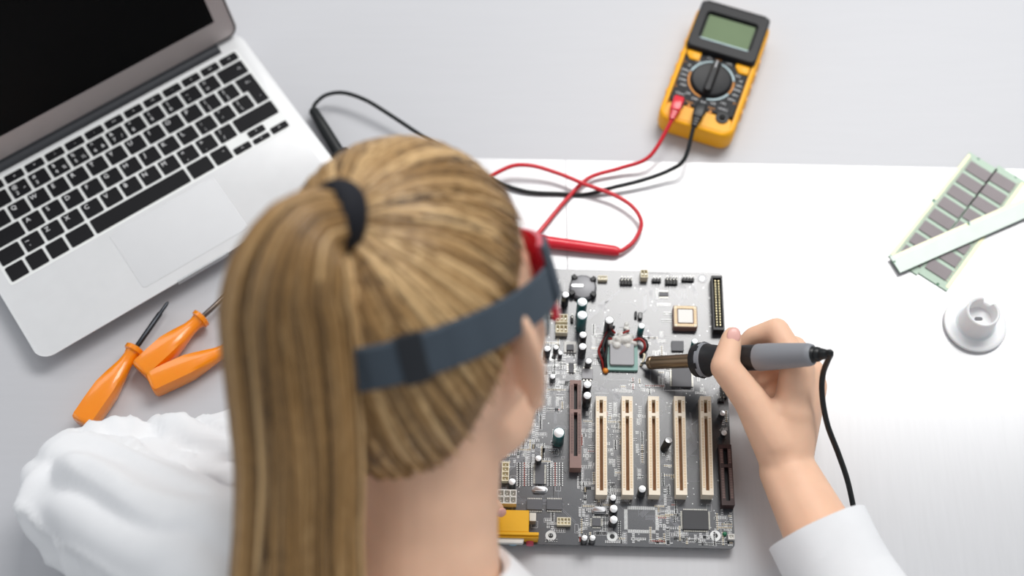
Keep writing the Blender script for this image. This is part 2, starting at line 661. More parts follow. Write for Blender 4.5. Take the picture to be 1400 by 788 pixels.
# --- socketed chip
sc = bpart('chip_socket', MB().rbox(0, 0, .0195, .0195, 0, .0068, .0012, .0004), 'slot_brown', 937, 433, zref=BZ + .0068)
part('socket_rim', MB().loft([[(x, y, z) for x, y in rr(w_, w_, .001, 2)] for w_, z in ((.0136, .0069), (.0182, .0069), (.0182, .0074), (.0136, .0074))], closed=True), 'cream', sc)
part('chip', MB().rbox(0, 0, .0118, .0118, .0060, .0078, .0006, .0002), 'white_plastic', sc)
cn = MB()
for i in range(9):
    for s in (-1, 1):
        t = -.0062 + i * .00155
        cn.cbox(s * .0078, t, .0022, .0006, .0073, .00755).cbox(t, s * .0078, .0006, .0022, .0073, .00755)
part('contacts', cn, 'contact', sc, smooth=False, kind='stuff')

# --- capacitors: (x, y of the top disc, diameter px, height mm, colour)
CAPS = [(773, 403, 11, 15, 'k'), (796, 413, 15, 20, 't'), (796, 431, 15, 20, 't'), (797, 458, 11, 15, 'k'), (796.5, 474, 11.5, 15, 'k'),
        (804.5, 494, 9.5, 8, 'k'), (803, 526, 12, 12, 'k'), (803, 541, 12, 16, 'k'), (833, 438, 12.5, 19, 'k'), (877, 446, 9.5, 11, 't2'),
        (755.5, 515, 8.5, 7, 'k'), (950, 467, 9, 9, 't2'), (950, 478, 9, 9, 't2'), (764, 592, 16, 16, 't'), (736, 627, 9.5, 9, 'k'),
        (988, 565, 9.5, 9, 'k'), (990, 592, 9, 9, 'k'), (878, 669, 11, 11, 'k'), (838, 681, 9.5, 8, 'k'), (839, 696, 12, 8, 'k'), (839, 711, 12, 8, 'k'),
        (799, 736, 9, 8, 'k'), (810, 736, 9, 8, 'k'), (700, 659, 10.5, 9, 'k'), (760, 475, 8, 8, 'k'), (766, 483, 6.5, 6, 'k'), (748, 477, 10, 10, 'k')]
TOP_ME = MB().lathe([(.88, 0), (.88, .03), (.80, .06)], 18).mesh('capacitor_top', 'cap_top')
for (px, py, dpx, hmm, c) in CAPS:
    h = hmm / 1000 * 1.22
    x, y = bl(px, py, BZ + h)
    r = dpx / 2 / 1.79 / 1000
    m = 'cap_black' if c == 'k' else 'cap_teal'
    mb = MB().lathe([(r * .98, 0), (r, .0004), (r, .0012), (r * .94, .0017), (r, .0023), (r, h - .0004), (r * .9, h)], 18)
    o = part('capacitor', mb, m, board, (x, y, BZ), label='teal capacitor' if m == 'cap_teal' else 'black capacitor')
    t = link('capacitor_top', TOP_ME, o, (0, 0, h - .0001))
    t.scale = (r, r, r)
# one capacitor bent over
x, y = bl(908, 614, BZ)
h, r = .0125, .0031
mb = MB().lathe([(r * .98, .0005), (r, .0009), (r, .0017), (r * .94, .0022), (r, .0028), (r, h - .0004), (r * .9, h)], 18)
o = part('capacitor', mb, 'cap_black', board, (x, y, BZ), (math.radians(-14), math.radians(12), 0), label='tilted black capacitor')
t = link('capacitor_top', TOP_ME, o, (0, 0, h - .0001))
t.scale = (r, r, r)


# --- chips
def chip(px, py, w, d, h, m='chip', pins='', name='chip', npin=8, rz=0):
    o = bpart(name, MB().rbox(0, 0, w, d, .0002, h, .0004, .0002, 2), m, px, py, zref=BZ + h, rz=rz)
    if pins:
        p = MB()
        for i in range(npin):
            t = (i + .5) / npin - .5
            if 'x' in pins:
                for s in (-1, 1):
                    p.cbox(s * (w / 2 + .0007), t * d * .94, .0014, d / npin * .45, 0, h * .45)
            if 'y' in pins:
                for s in (-1, 1):
                    p.cbox(t * w * .94, s * (d / 2 + .0007), w / npin * .45, .0014, 0, h * .45)
        part('chip_legs', p, 'pin', o, smooth=False, kind='stuff')
    return o


chip(926.5, 473, .0098, .0088, .0022)
chip(932, 514, .0155, .0185, .0026, 'chip', 'x', npin=12)
chip(803, 511, .0086, .0088, .0018, 'heat_spreader', 'y', npin=3)
chip(738, 648, .0070, .0165, .0022, 'chip', 'x', npin=14)
chip(731, 690, .0120, .0082, .0022, 'chip', 'y', npin=14)
chip(758, 690, .0120, .0082, .0022, 'chip', 'y', npin=14)
chip(951, 711, .0195, .0150, .0026, 'chip_dark', 'xy', npin=20)
chip(815.5, 714, .0066, .0066, .0018, 'chip', 'xy', npin=6)
chip(907.5, 402, .0078, .0040, .0016, 'chip', 'y', npin=7)
chip(781, 503, .0042, .0085, .0018, 'chip', 'x', npin=4)
vr = chip(779.5, 474.5, .0098, .0098, .0016, 'white_plastic')
part('regulator', MB().rbox(0, -.001, .0056, .0050, .0016, .0034, .0004, .0002), 'chip', vr)
rg = MB()
for i in (-1, 0, 1):
    rg.cbox(i * .0022, -.0048, .001, .003, .0008, .0018)
part('regulator_legs', rg, 'black_plastic', vr, smooth=False)

# processor with smeared paste and burnt wires
cp = bpart('processor', MB().rbox(0, 0, .0245, .0245, 0, .0030, .0008, .0002), 'teal_sub', 851, 487, zref=BZ + .003)
part('heat_spreader', MB().rbox(-.0005, .0012, .0195, .0200, .0030, .0056, .0015, .0004), 'heat_spreader', cp)
ps = MB()
random.seed(21)
for i in range(26):
    a = random.uniform(0, 2 * PI)
    q = random.random() ** .6
    c_ = Vector((-.001 + .0115 * q * math.cos(a), .0125 + .0065 * q * math.sin(a), .0035 + .005 * (1 - q) * random.random()))
    s = random.uniform(.0014, .0038)
    ps.ell(c_, ((s, 0, 0), (0, s * random.uniform(.7, 1.2), 0), (0, 0, s * random.uniform(.6, 1.1))), 10, 6)
pm = remesh(ps, .0006, 2)
finish(pm, 'paste', True, 180)
tag(link('thermal_paste', pm, cp), label='lumpy white thermal paste')
up_ = MB()
for i in range(9):
    c_ = Vector((.0035 + random.uniform(-.002, .002), .020 + i * .0009, .003 + random.random() * .003))
    s = random.uniform(.0012, .0022)
    up_.ell(c_, ((s, 0, 0), (0, s, 0), (0, 0, s)), 8, 6)
um = remesh(up_, .0006, 2)
finish(um, 'paste', True, 180)
link('thermal_paste', um, cp)


def wire(name, P, r, m, parent, k=8, n=7):
    return part(name, MB().tube(spline(P, k), r, n), m, parent, angle=180)


wp = lambda *L: [(x / 1000, y / 1000, z / 1000) for x, y, z in L]
wire('burnt_wire', wp((-8, 14, 4), (-14, 13, 7), (-17, 8, 8), (-19, 2, 6), (-16, -6, 4), (-15, -12, 1)), .0011, 'wire_red', cp)
wire('burnt_wire', wp((-7, 17, 5), (-12, 16, 9), (-16, 5, 9), (-15, -2, 7), (-13, -9, 3), (-12.5, -12, 1)), .0012, 'wire_black', cp)
wire('burnt_wire', wp((-6, 19, 5), (-10, 21, 8), (-13, 17, 7), (-15, 11, 6), (-15, 1, 5), (-15.5, -9, 2)), .0010, 'wire_red', cp)
wire('burnt_wire', wp((-9, 22, 2), (-7, 24, 6), (-10, 20, 9), (-13, 12, 8), (-13, 4, 6), (-14, -6, 5), (-13, -12, 1)), .0013, 'wire_black', cp)
wire('burnt_wire', wp((9, 14, 4), (15, 14, 7), (19, 11, 8), (19.5, 5, 7), (16, 2, 3), (14.5, 1, 1)), .0009, 'wire_black', cp)
wire('burnt_wire', wp((8, 12, 5), (13, 13, 8), (17, 10, 8), (17.5, 5, 6), (14.5, 3, 1)), .0012, 'wire_red', cp)
wire('burnt_wire', wp((16, 4, 2), (17.5, 0, 5), (16, -5, 4), (14.5, -7, 1)), .0009, 'cream', cp)
wire('burnt_wire', wp((0, 17, 9), (2, 18, 9.5), (5, 20, 8)), .0009, 'wire_red', cp)
part('solder_bead', MB().ell((-.0135, -.0125, .0018), ((.0024, 0, 0), (0, .0024, 0), (0, 0, .0022)), 14, 9), 'amber', cp)
bpart('diode', MB().rbox(0, 0, .0035, .006, 0, .004, .001, .0006), 'cap_black', 875, 434)
bpart('diode', MB().rbox(0, 0, .002, .006, 0, .003, .0008, .0004), 'smd_dark', 869, 432)

# --- battery holder
bt = bpart('battery_holder', MB().lathe([(.0112, 0), (.0112, .0035), (.0104, .0042)], 32), 'chip', 797, 393, zref=BZ + .004)
part('coin_battery', MB().lathe([(.0098, .0042), (.0098, .0050), (.0090, .0054)], 32), 'heat_spreader', bt)
part('battery_clip', MB().rbox(-.0045, .0005, .010, .0028, .0054, .0062, .0012, .0002), 'steel', bt)
for a in (40, 130, 215, 320):
    c_, s_ = math.cos(math.radians(a)), math.sin(math.radians(a))
    part('holder_tab', MB().rbox(0, 0, .0045, .0036, 0, .0068, .0006, .0004), 'black_plastic', bt, (c_ * .0108, s_ * .0108, 0), (0, 0, math.radians(a)))

# --- pin headers along the top edge
hp_me = MB().cbox(0, 0, .0006, .0006, 0, .0085).mesh('pin', 'pin', False)


def header(px, py, n, rows=1, m='black_plastic', pitch=.00254, rz=0):
    w = n * pitch
    o = bpart('pin_header', MB().cbox(0, 0, w, rows * pitch, 0, .0026), m, px, py, zref=BZ + .0026, rz=rz, smooth=False)
    for i in range(n):
        for j in range(rows):
            link('pin', hp_me, o, ((i + .5) * pitch - w / 2, (j + .5 - rows / 2) * pitch, 0))
    return o


header(856, 385, 4, 2)
header(897.5, 383, 3)
header(918, 384.5, 4, 2)
header(940.5, 382, 4)
header(986, 547, 2, 1)
header(989.5, 536, 2, 4)


def connector(px, py, w, d, h, m, cells=(2, 1), zt=None, lab=None):
    """open-topped plug housing with cells and pins"""
    mb = MB()
    t = .0006
    mb.box(-w / 2, w / 2, -d / 2, -d / 2 + t, 0, h).box(-w / 2, w / 2, d / 2 - t, d / 2, 0, h)
    mb.box(-w / 2, -w / 2 + t, -d / 2 + t, d / 2 - t, 0, h).box(w / 2 - t, w / 2, -d / 2 + t, d / 2 - t, 0, h)
    mb.box(-w / 2 + t, w / 2 - t, -d / 2 + t, d / 2 - t, 0, h * .55)
    for i in range(1, cells[0]):
        x_ = -w / 2 + i * w / cells[0]
        mb.box(x_ - t / 2, x_ + t / 2, -d / 2 + t, d / 2 - t, h * .55, h)
    for j in range(1, cells[1]):
        y_ = -d / 2 + j * d / cells[1]
        mb.box(-w / 2 + t, w / 2 - t, y_ - t / 2, y_ + t / 2, h * .55, h)
    o = bpart('plug_housing', mb, m, px, py, zref=BZ + h, smooth=False, label=lab)
    for i in range(cells[0]):
        for j in range(cells[1]):
            part('pin', MB().cbox(-w / 2 + (i + .5) * w / cells[0], -d / 2 + (j + .5) * d / cells[1], .0008, .0008, h * .5, h * .85), 'pin', o, smooth=False)
    return o


connector(881, 374, .0060, .0072, .0075, 'cream', (2, 1))
connector(824, 380, .0078, .0040, .0040, 'cream', (3, 1))
connector(768, 435, .0096, .0070, .0070, 'cream', (3, 1))
connector(768, 449.5, .0096, .0070, .0070, 'cream', (3, 1))
connector(757, 420, .0060, .0130, .0050, 'cream', (1, 3))
connector(689, 679, .0190, .0110, .0095, 'white_plastic', (4, 2), lab='white power socket')
connector(691, 645, .0056, .0150, .0060, 'cream', (1, 4))
connector(771, 713, .0104, .0060, .0048, 'cream', (4, 1))
connector(1000, 734, .0046, .0040, .0040, 'white_plastic', (1, 1))
header(782, 436, 1, 2)
for px, py in ((738, 668.5), (819.5, 696.5)):
    bpart('crystal', MB().loft([[(x * s, y * s, z) for x, y in rr(.0106, .0044, .0021, 6)] for s, z in ((1.12, 0), (1.12, .0005), (1, .0006), (1, .0030), (.9, .0034))]), 'steel', px, py, zref=BZ + .0034)
bpart('indicator_lamp', MB().lathe([(.0016, 0), (.0016, .002), (.0009, .003)], 14), 'led_green', 990.5, 731)
bpart('dark_coil', MB().rbox(0, 0, .0036, .0160, 0, .0040, .0008, .0004), 'cap_black', 766, 413)

# --- port block at the lower left
a, b = bl(676, 697, BZ + .0125), bl(723, 728, BZ + .0125)
gp = part('port_block', MB().rbox(0, 0, b[0] - a[0], a[1] - b[1], 0, .0125, .0006, .0004), 'yellow', board, ((a[0] + b[0]) / 2, (a[1] + b[1]) / 2, BZ), label='yellow game port block')
gw, gd = b[0] - a[0], a[1] - b[1]
part('port_flange', MB().rbox(.0015, -gd / 2 - .0012, gw + .012, .0024, -.0005, .0128, .0005, .0003), 'yellow', gp)
fl = part('port_face', MB().rbox(.0015, -gd / 2 - .0032, gw + .011, .0016, -.0005, .0108, .0003, .0002), 'yellow', gp)
part('port_shell', MB().rbox(-.001, -gd / 2 - .0050, gw * .80, .0034, .0035, .0092, .0012, .0003), 'white_plastic', gp)
part('port_plug_face', MB().rbox(-.001, -gd / 2 - .0070, gw * .74, .0008, .0042, .0090, .0008, .0001), 'white_plastic', gp)
for i, m in enumerate(('jack_green', 'jack_blue', 'jack_pink')):
    part('audio_jack', MB().tube([(-.0115 + i * .0128, -gd / 2 - .003, .0008), (-.0115 + i * .0128, -gd / 2 - .0068, .0008)], .0028, 16), m, gp)
part('metal_clip', MB().rbox(gw / 2 + .0028, .0045, .0052, .0066, 0, .009, .0004, .0002), 'pin', gp)

# empty chip footprint
ft = MB()
x0, y0 = bl(877, 711)
for i in range(24):
    t = (i + .5) / 24 - .5
    for s in (-1, 1):
        ft.cbox(x0 + t * .021, y0 + s * .0092, .0005, .0026, BZ, BZ + .0001)
        ft.cbox(x0 + s * .0118, y0 + t * .016, .0026, .0004, BZ, BZ + .0001)
part('empty_footprint', ft, 'pad', board, smooth=False, kind='stuff')

# --- traces, silk-screen and tiny surface parts: too many and too small to pick apart
random.seed(5)
tr = MB()


def seg(mb, p, q, w, z0, z1):
    d = Vector((q[0] - p[0], q[1] - p[1], 0))
    if d.length < 1e-5:
        return
    n_ = Vector((-d.y, d.x, 0)).normalized() * w / 2
    P = [(p[0] + n_.x, p[1] + n_.y), (p[0] - n_.x, p[1] - n_.y), (q[0] - n_.x, q[1] - n_.y), (q[0] + n_.x, q[1] + n_.y)]
    mb.loft([[(x, y, z0) for x, y in P], [(x, y, z1) for x, y in P]], False, True)


for k in range(150):
    x, y = random.uniform(-BW / 2 + .01, BW / 2 - .004), random.uniform(-BH / 2 + .004, BH / 2 - .004)
    nb = random.choice((1, 1, 3, 5, 7))
    a = random.choice((0, 1, 2, 3)) * PI / 4
    turns = [(random.uniform(.004, .02), random.choice((-1, 0, 1)) * PI / 4) for _ in range(random.randint(2, 4))]
    for b_ in range(nb):
        p = (x - math.sin(a) * b_ * .0008, y + math.cos(a) * b_ * .0008)
        ang = a
        for L, da in turns:
            q = (p[0] + math.cos(ang) * L, p[1] + math.sin(ang) * L)
            if abs(q[0]) > BW / 2 - .002 or abs(q[1]) > BH / 2 - .002:
                break
            seg(tr, p, q, .00028, BZ - .0001, BZ + .00004)
            p = q
            ang += da
part('copper_traces', tr, 'trace', board, smooth=False, kind='stuff')

sk, tan, drk, red, pad = MB(), MB(), MB(), MB(), MB()
CL = [(742, 482, 790, 560, 110), (672, 566, 745, 640, 120), (700, 600, 760, 640, 40), (790, 655, 835, 750, 150), (828, 565, 848, 690, 70),
      (845, 735, 1000, 750, 150), (895, 690, 930, 745, 60), (975, 700, 1002, 730, 40), (880, 458, 912, 502, 26), (895, 398, 918, 445, 10),
      (840, 520, 890, 538, 34), (745, 700, 760, 745, 24), (780, 560, 812, 645, 60), (742, 465, 770, 512, 40), (975, 575, 1000, 606, 18),
      (810, 455, 830, 500, 40), (900, 500, 916, 540, 16), (950, 500, 962, 540, 16), (870, 560, 880, 660, 26), (905, 620, 918, 690, 26)]
for (xa, ya, xb, yb, nn) in CL:
    for _ in range(max(4, int(nn / 2.4))):
        x, y = bl(random.uniform(xa, xb), random.uniform(ya, yb))
        x, y = round(x / .0013) * .0013, round(y / .0013) * .0013
        hz = random.random() < .5                      # parts lie across, the row runs along the other axis
        n_ = random.randint(2, 9)
        pt = random.choice((.0013, .0013, .0017))
        w, d = (.0019, .0008) if hz else (.0008, .0019)
        c_ = random.random()
        tgt = tan if c_ < .16 else drk if c_ < .42 else red if c_ < .44 else sk
        for i in range(n_):
            xx, yy = (x, y + i * pt) if hz else (x + i * pt, y)
            if abs(xx) > BW / 2 - .002 or abs(yy) > BH / 2 - .002:
                continue
            tgt.cbox(xx, yy, w * .55 if hz else w, d if hz else d * .55, BZ, BZ + (.0006 if c_ < .44 else .00008))
            for s in (-1, 1):
                pad.cbox(xx + (s * w * .40 if hz else 0), yy + (0 if hz else s * d * .40), w * .24 if hz else w, d if hz else d * .24, BZ, BZ + .0005)
        if random.random() < .35:
            e_ = .0006
            x0_, x1_ = (x - w / 2 - e_, x + w / 2 + e_) if hz else (x - e_ * 2, x + (n_ - 1) * pt + e_ * 2)
            y0_, y1_ = (y - e_ * 2, y + (n_ - 1) * pt + e_ * 2) if hz else (y - d / 2 - e_, y + d / 2 + e_)
            if max(abs(x0_), abs(x1_)) < BW / 2 - .002 and max(abs(y0_), abs(y1_)) < BH / 2 - .002:
                for p, q in (((x0_, y0_), (x1_, y0_)), ((x1_, y0_), (x1_, y1_)), ((x1_, y1_), (x0_, y1_)), ((x0_, y1_), (x0_, y0_))):
                    seg(sk, p, q, .00022, BZ - .0001, BZ + .00005)
# rows of resistors either side of the long chip
for bx in (717, 759):
    for i in range(11):
        for j in range(3):
            x, y = bl(bx - 8 + j * 8, 634 + i * 3.0)
            red.cbox(x, y, .0012, .0008, BZ, BZ + .0005) if j == 1 else drk.cbox(x, y, .0012, .0008, BZ, BZ + .0005)
            for s in (-1, 1):
                pad.cbox(x + s * .0011, y, .0009, .0009, BZ, BZ + .0005)
# vias and silk outlines
for _ in range(420):
    x, y = random.uniform(-BW / 2 + .01, BW / 2 - .004), random.uniform(-BH / 2 + .004, BH / 2 - .004)
    pad.cbox(x, y, .0007, .0007, BZ, BZ + .00008)
for _ in range(110):
    x, y = random.uniform(-BW / 2 + .01, BW / 2 - .008), random.uniform(-BH / 2 + .006, BH / 2 - .006)
    w, d = random.uniform(.001, .0025), random.uniform(.001, .004)
    for p, q in (((x - w, y - d), (x + w, y - d)), ((x + w, y - d), (x + w, y + d)), ((x + w, y + d), (x - w, y + d)), ((x - w, y + d), (x - w, y - d))):
        seg(sk, p, q, .0002, BZ - .0001, BZ + .00005)
for px0, py0, px1, py1 in ((826, 465, 868, 520), (745, 500, 752, 535), (812, 538, 832, 538), (905, 460, 948, 535)):
    p, q = bl(px0, py0), bl(px1, py1)
    seg(sk, p, (q[0], p[1]), .0003, BZ - .0001, BZ + .00005)
    seg(sk, (q[0], p[1]), q, .0003, BZ - .0001, BZ + .00005)
    seg(sk, p, (p[0], q[1]), .0003, BZ - .0001, BZ + .00005)
    seg(sk, (p[0], q[1]), q, .0003, BZ - .0001, BZ + .00005)
for nm, mb, m in (('silkscreen_marks', sk, 'silk'), ('ceramic_parts', tan, 'smd_tan'), ('resistors', drk, 'smd_dark'), ('red_parts', red, 'smd_red'), ('solder_pads', pad, 'pad')):
    part(nm, mb, m, board, smooth=False, kind='stuff')
# ------------------------------------------------------------------ multimeter
mat('holster', 'FFB306', .42, var=.03, bump=.04)
mat('meter_black', '1C1D20', .4, spec=.3)
mat('meter_panel', '222326', .5, spec=.25)
mat('lcd', '6F8262', .5, spec=.2, var=.03)
mat('lcd_dark', '51604C', .4)
mat('pale_blue', 'BFD6DB', .5)
mat('orange_print', 'D98B22', .5)
mat('white_print', 'D9DBDC', .5)
mat('red_plastic', 'E01E33', .3, coat=.4)
mat('red_wire', 'D8202F', .35, coat=.3)
mat('black_rubber', '15191B', .38)
mat('jack_hole', '050505', .5)

MC = at(976, 104, .012)
mm = thing('multimeter', 'yellow and black digital multimeter with grey green display', 'multimeter', (MC.x, MC.y, 0.0), math.radians(-20.2))
MW, ML, MH = .0675, .1300, .0235
# holster: rounded tray with raised walls
rings = []
for s, z, r in ((-.006, 0, .010), (-.001, .003, .011), (0, .007, .011), (0, MH - .004, .011), (-.002, MH - .001, .011), (-.005, MH, .010), (-.0085, MH, .008), (-.0085, MH - .006, .008)):
    rings.append([(x, y, z) for x, y in rr(MW + s, ML + s, r, 6)])
part('holster', MB().loft(rings), 'holster', mm, angle=35)
for s in (-1, 1):
    for yy in (-.028, -.014, 0, .014, .028):
        part('grip_rib', MB().rbox(s * (MW / 2 + .0001), yy - .004, .0016, .0035, .005, MH - .005, .0005, .0003), 'holster', mm)
# front panel and hood
part('front_panel', MB().rbox(0, .0075, MW - .0105, ML - .0270, MH - .006, MH - .0008, .003, .0006), 'meter_panel', mm, label='black front panel')
part('lower_lip', MB().rbox(0, -ML / 2 + .0115, MW - .007, .0165, MH - .006, MH + .0002, .006, .0015), 'holster', mm)
hood = MB().loft([[(x, y + .0385, z) for x, y in rr(w, d, .004, 4)] for w, d, z in
                  ((MW - .0045, .0535, MH - .004), (MW - .0045, .0535, MH + .0035), (MW - .0075, .0505, MH + .0055), (.0475, .0315, MH + .0055), (.0445, .0285, MH + .0022), (.0445, .0285, MH + .0020))])
hd = part('display_hood', hood, 'meter_black', mm)
part('display', MB().rbox(0, .0385, .0425, .0265, MH + .0020, MH + .0028, .0006, .0001), 'lcd', mm, label='grey green liquid crystal display')
part('display_bezel', MB().rbox(0, .0243, .0440, .0012, MH + .0020, MH + .0045, .0003, .0001), 'pale_blue', mm)
part('hood_top_lip', MB().rbox(0, .0636, .0540, .0022, MH + .0040, MH + .0058, .0008, .0003), 'meter_black', mm)  # raised black lip along the top of the hood
PZ = MH - .0008
DY = -.0130
# dial ring printed around the knob
for a0, a1, m in ((100, 168, 'pale_blue'), (172, 258, 'orange_print'), (275, 335, 'pale_blue'), (337, 375, 'orange_print'), (18, 78, 'pale_blue'), (84, 96, 'orange_print')):
    n = 14
    ro, ri = .0204, .0188
    pts = [(ro * math.cos(math.radians(a0 + (a1 - a0) * i / n)), DY + ro * math.sin(math.radians(a0 + (a1 - a0) * i / n))) for i in range(n + 1)]
    pin_ = [(ri * math.cos(math.radians(a0 + (a1 - a0) * i / n)), DY + ri * math.sin(math.radians(a0 + (a1 - a0) * i / n))) for i in range(n + 1)]
    mb = MB()
    v = [(x, y, PZ + .00012) for x, y in pts] + [(x, y, PZ + .00012) for x, y in pin_]
    mb.add(v, [(i, i + 1, n + 2 + i, n + 1 + i) for i in range(n)])
    part('dial_mark', mb, m, mm, smooth=False)
kn = part('selector_knob', MB().lathe([(.0180, PZ), (.0178, PZ + .0022), (.0166, PZ + .0034), (.0150, PZ + .0030)], 40, 0, DY), 'meter_black', mm)
rid = MB().loft([[(x, y + DY, z) for x, y in rr(w, l, w * .45, 5)] for w, l, z in ((.0075, .0340, PZ + .0025), (.0065, .0338, PZ + .0075), (.0042, .0320, PZ + .0090))])
kr = part('knob_ridge', rid, 'meter_black', kn)
part('pointer_line', MB().cbox(0, DY + .012, .0008, .0075, PZ + .0090, PZ + .0092), 'white_print', kr, smooth=False)
for s in (-1, 1):
    pl = [(-.0062, -.0042), (.002, -.0045), (.0062, .0005), (.0062, .0045), (-.0062, .0045)]
    pl = [(x * (-s) * -1, y) for x, y in pl] if s < 0 else [(-x, y) for x, y in pl]
    part('yellow_key', MB().loft([[(x + s * .0222, y + .0068, PZ - .0004) for x, y in pl], [(x + s * .0222, y + .0068, PZ + .0012) for x, y in pl], [(x * .9 + s * .0222, y * .88 + .0068, PZ + .0016) for x, y in pl]]), 'holster', mm)
# scale legends
T = [('OFF', 0, .0098, 'o'), ('750', -.0085, .0094, 'w'), ('1000', .0095, .0092, 'w'), ('200', -.0165, .0026, 'w'), ('V~', -.0268, -.0015, 'o'), ('200', .0205, -.0005, 'w'), ('20', -.0225, -.0040, 'w'),
     ('2000m', -.0240, -.0100, 'w'), ('200m', -.0240, -.0150, 'w'), ('2000k', -.0240, -.0205, 'w'), ('200k', -.0215, -.0255, 'w'), ('Ω', -.0272, -.0285, 'o'), ('20k', -.0150, -.0325, 'w'),
     ('2000', -.0080, -.0360, 'w'), ('200', 0, -.0368, 'w'), ('hFE', .0085, -.0352, 'w'), ('10A', .0165, -.0320, 'w'), ('A=', .0262, -.0290, 'o'), ('200m', .0222, -.0260, 'w'), ('20m', .0240, -.0205, 'w'),
     ('2000u', .0240, -.0150, 'w'), ('200u', .0245, -.0100, 'w'), ('20', .0245, -.0050, 'w'), ('VΩmA', -.0215, -.0350, 'w'), ('COM', -.0010, -.0410, 'w'), ('10ADC', .0180, -.0380, 'w'),
     ('MAX', -.0110, -.0410, 'o'), ('500V', .0085, -.0405, 'o')]
for s, x, y, c in T:
    link('printed_legend', text_mesh(s, .0030, 'white_print' if c == 'w' else 'orange_print', .00003), mm, (x, y, PZ + .00015))
for x in (-.0105, .0085):
    part('warning_triangle', MB().loft([[(x - .002, -.0462, z), (x + .002, -.0462, z), (x, -.0428, z)] for z in (PZ, PZ + .0014)]), 'orange_print', mm, smooth=False)
for x in (-.020, .000, .020):
    jk = part('socket_ring', MB().loft([[(x + r * math.cos(a * PI / 10), -.0475 + r * math.sin(a * PI / 10), z) for a in range(20)] for r, z in ((.0026, PZ), (.0056, PZ), (.0056, PZ + .0022), (.0026, PZ + .0022))], closed=True), 'meter_black', mm)
    part('socket_hole', MB().lathe([(.0026, PZ - .001), (.0026, PZ + .0010)], 14, x, -.0475), 'jack_hole', jk)

# ------------------------------------------------------------------ test leads
MM = Matrix.Translation((MC.x, MC.y, 0)) @ Matrix.Rotation(math.radians(-20.2), 4, 'Z')


def lead(name, label, xj, m_plug, m_wire, P, rr_, probe):
    root = thing(name, label, 'test lead', tuple(MM @ Vector((xj, -.0475, MH))), 0)
    base = MM @ Vector((xj, -.0475, MH + .0016))
    dirv = (MM.to_3x3() @ Vector((0, -1, 0))).normalized()
    # right-angled plug: block over the socket, then a ribbed sleeve
    pl = MB().loft([[MM @ Vector((xj + x, -.0475 + .004 - t, MH + .0045 + z)) for x, z in rr(w, h, .0015, 3)] for t, w, h in
                    ((0, .0082, .0070), (.001, .0092, .0078), (.0125, .0092, .0078), (.0145, .0080, .0070))])
    wpart('plug', pl, m_plug, root)
    for i in range(3):
        wpart('sleeve_rib', MB().loft([[MM @ Vector((xj + x, -.0475 + .004 - t, MH + .0045 - .0005 + z)) for x, z in rr(w, h, .0012, 3)] for t, w, h in
                                      ((.0148 + i * .0028, .0070 - i * .0008, .0060 - i * .0006), (.0168 + i * .0028, .0068 - i * .0008, .0058 - i * .0006))]), m_plug, root)
    s = MM @ Vector((xj, -.0475 + .004 - .018, MH + .0038))
    s2 = MM @ Vector((xj, -.0475 + .004 - .0245, MH + .0025))
    pts = spline([s, s2] + P, 10)
    wpart('wire', MB().tube(pts, rr_, 8), m_wire, root, angle=180)
    # probe: handle from tail to nose with finger guard and metal needle
    a, b = [Vector(p) for p in probe]
    d = (b - a)
    L = d.length
    d.normalize()
    prof = [(-.0005, .0026), (.003, .0036), (.030, .0040), (.060, .0042), (.078, .0043), (.0785, .0068), (.0805, .0068), (.081, .0042), (.092, .0034), (.098, .0020)]
    k = L / .098
    wpart('probe_handle', MB().tube([a + d * t * k for t, r in prof], [r * 1.25 for t, r in prof], 14), m_plug, root)
    wpart('probe_needle', MB().tube([b, b + d * .014, b + d * .017], [.0010, .0010, .0003], 8), 'steel', root)
    return root


W_ = lambda L: [at(x, y, z) for x, y, z in L]
red_pts = W_([(888, 214, .014), (848, 230, .008), (806, 243, .006), (775, 272, .004), (745, 308, .004), (728, 328, .006), (700, 352, .006), (655, 352, .004), (630, 310, .004), (645, 262, .006),
              (690, 231, .012), (722, 226, .014), (760, 236, .011), (800, 252, .011), (838, 266, .010), (865, 283, .010), (877, 305, .008), (868, 328, .006), (853, 341, .0055), (846, 344, .005)])
lead('red_test_lead', 'red test lead looping from multimeter to a red probe', -.020, 'red_plastic', 'red_wire', red_pts, .0018, (at(846, 344, .0048), at(676, 322, .0075)))
blk_pts = W_([(936, 217, .018), (915, 233, .012), (880, 246, .009), (840, 256, .007), (800, 266, .0022), (765, 265, .0022), (715, 261, .003), (660, 240, .005), (610, 207, .009), (568, 180, .012), (530, 155, .014), (500, 137, .016), (470, 127, .015), (446, 130, .012), (431, 142, .010), (428, 152, .009)])
lead('black_test_lead', 'black test lead running behind the head to a black probe', .0, 'black_rubber', 'black_rubber', blk_pts, .0018, (at(427.5, 150, .0085), at(474, 226, .0075)))

# ------------------------------------------------------------------ screwdrivers
mat('orange_plastic', 'FF9210', .25, coat=.6, coat_rough=.08, sss=.25, var=.02)
mat('blade_dark', '33363B', .3, .7)
mat('blade_bright', '6C625C', .3, .8)


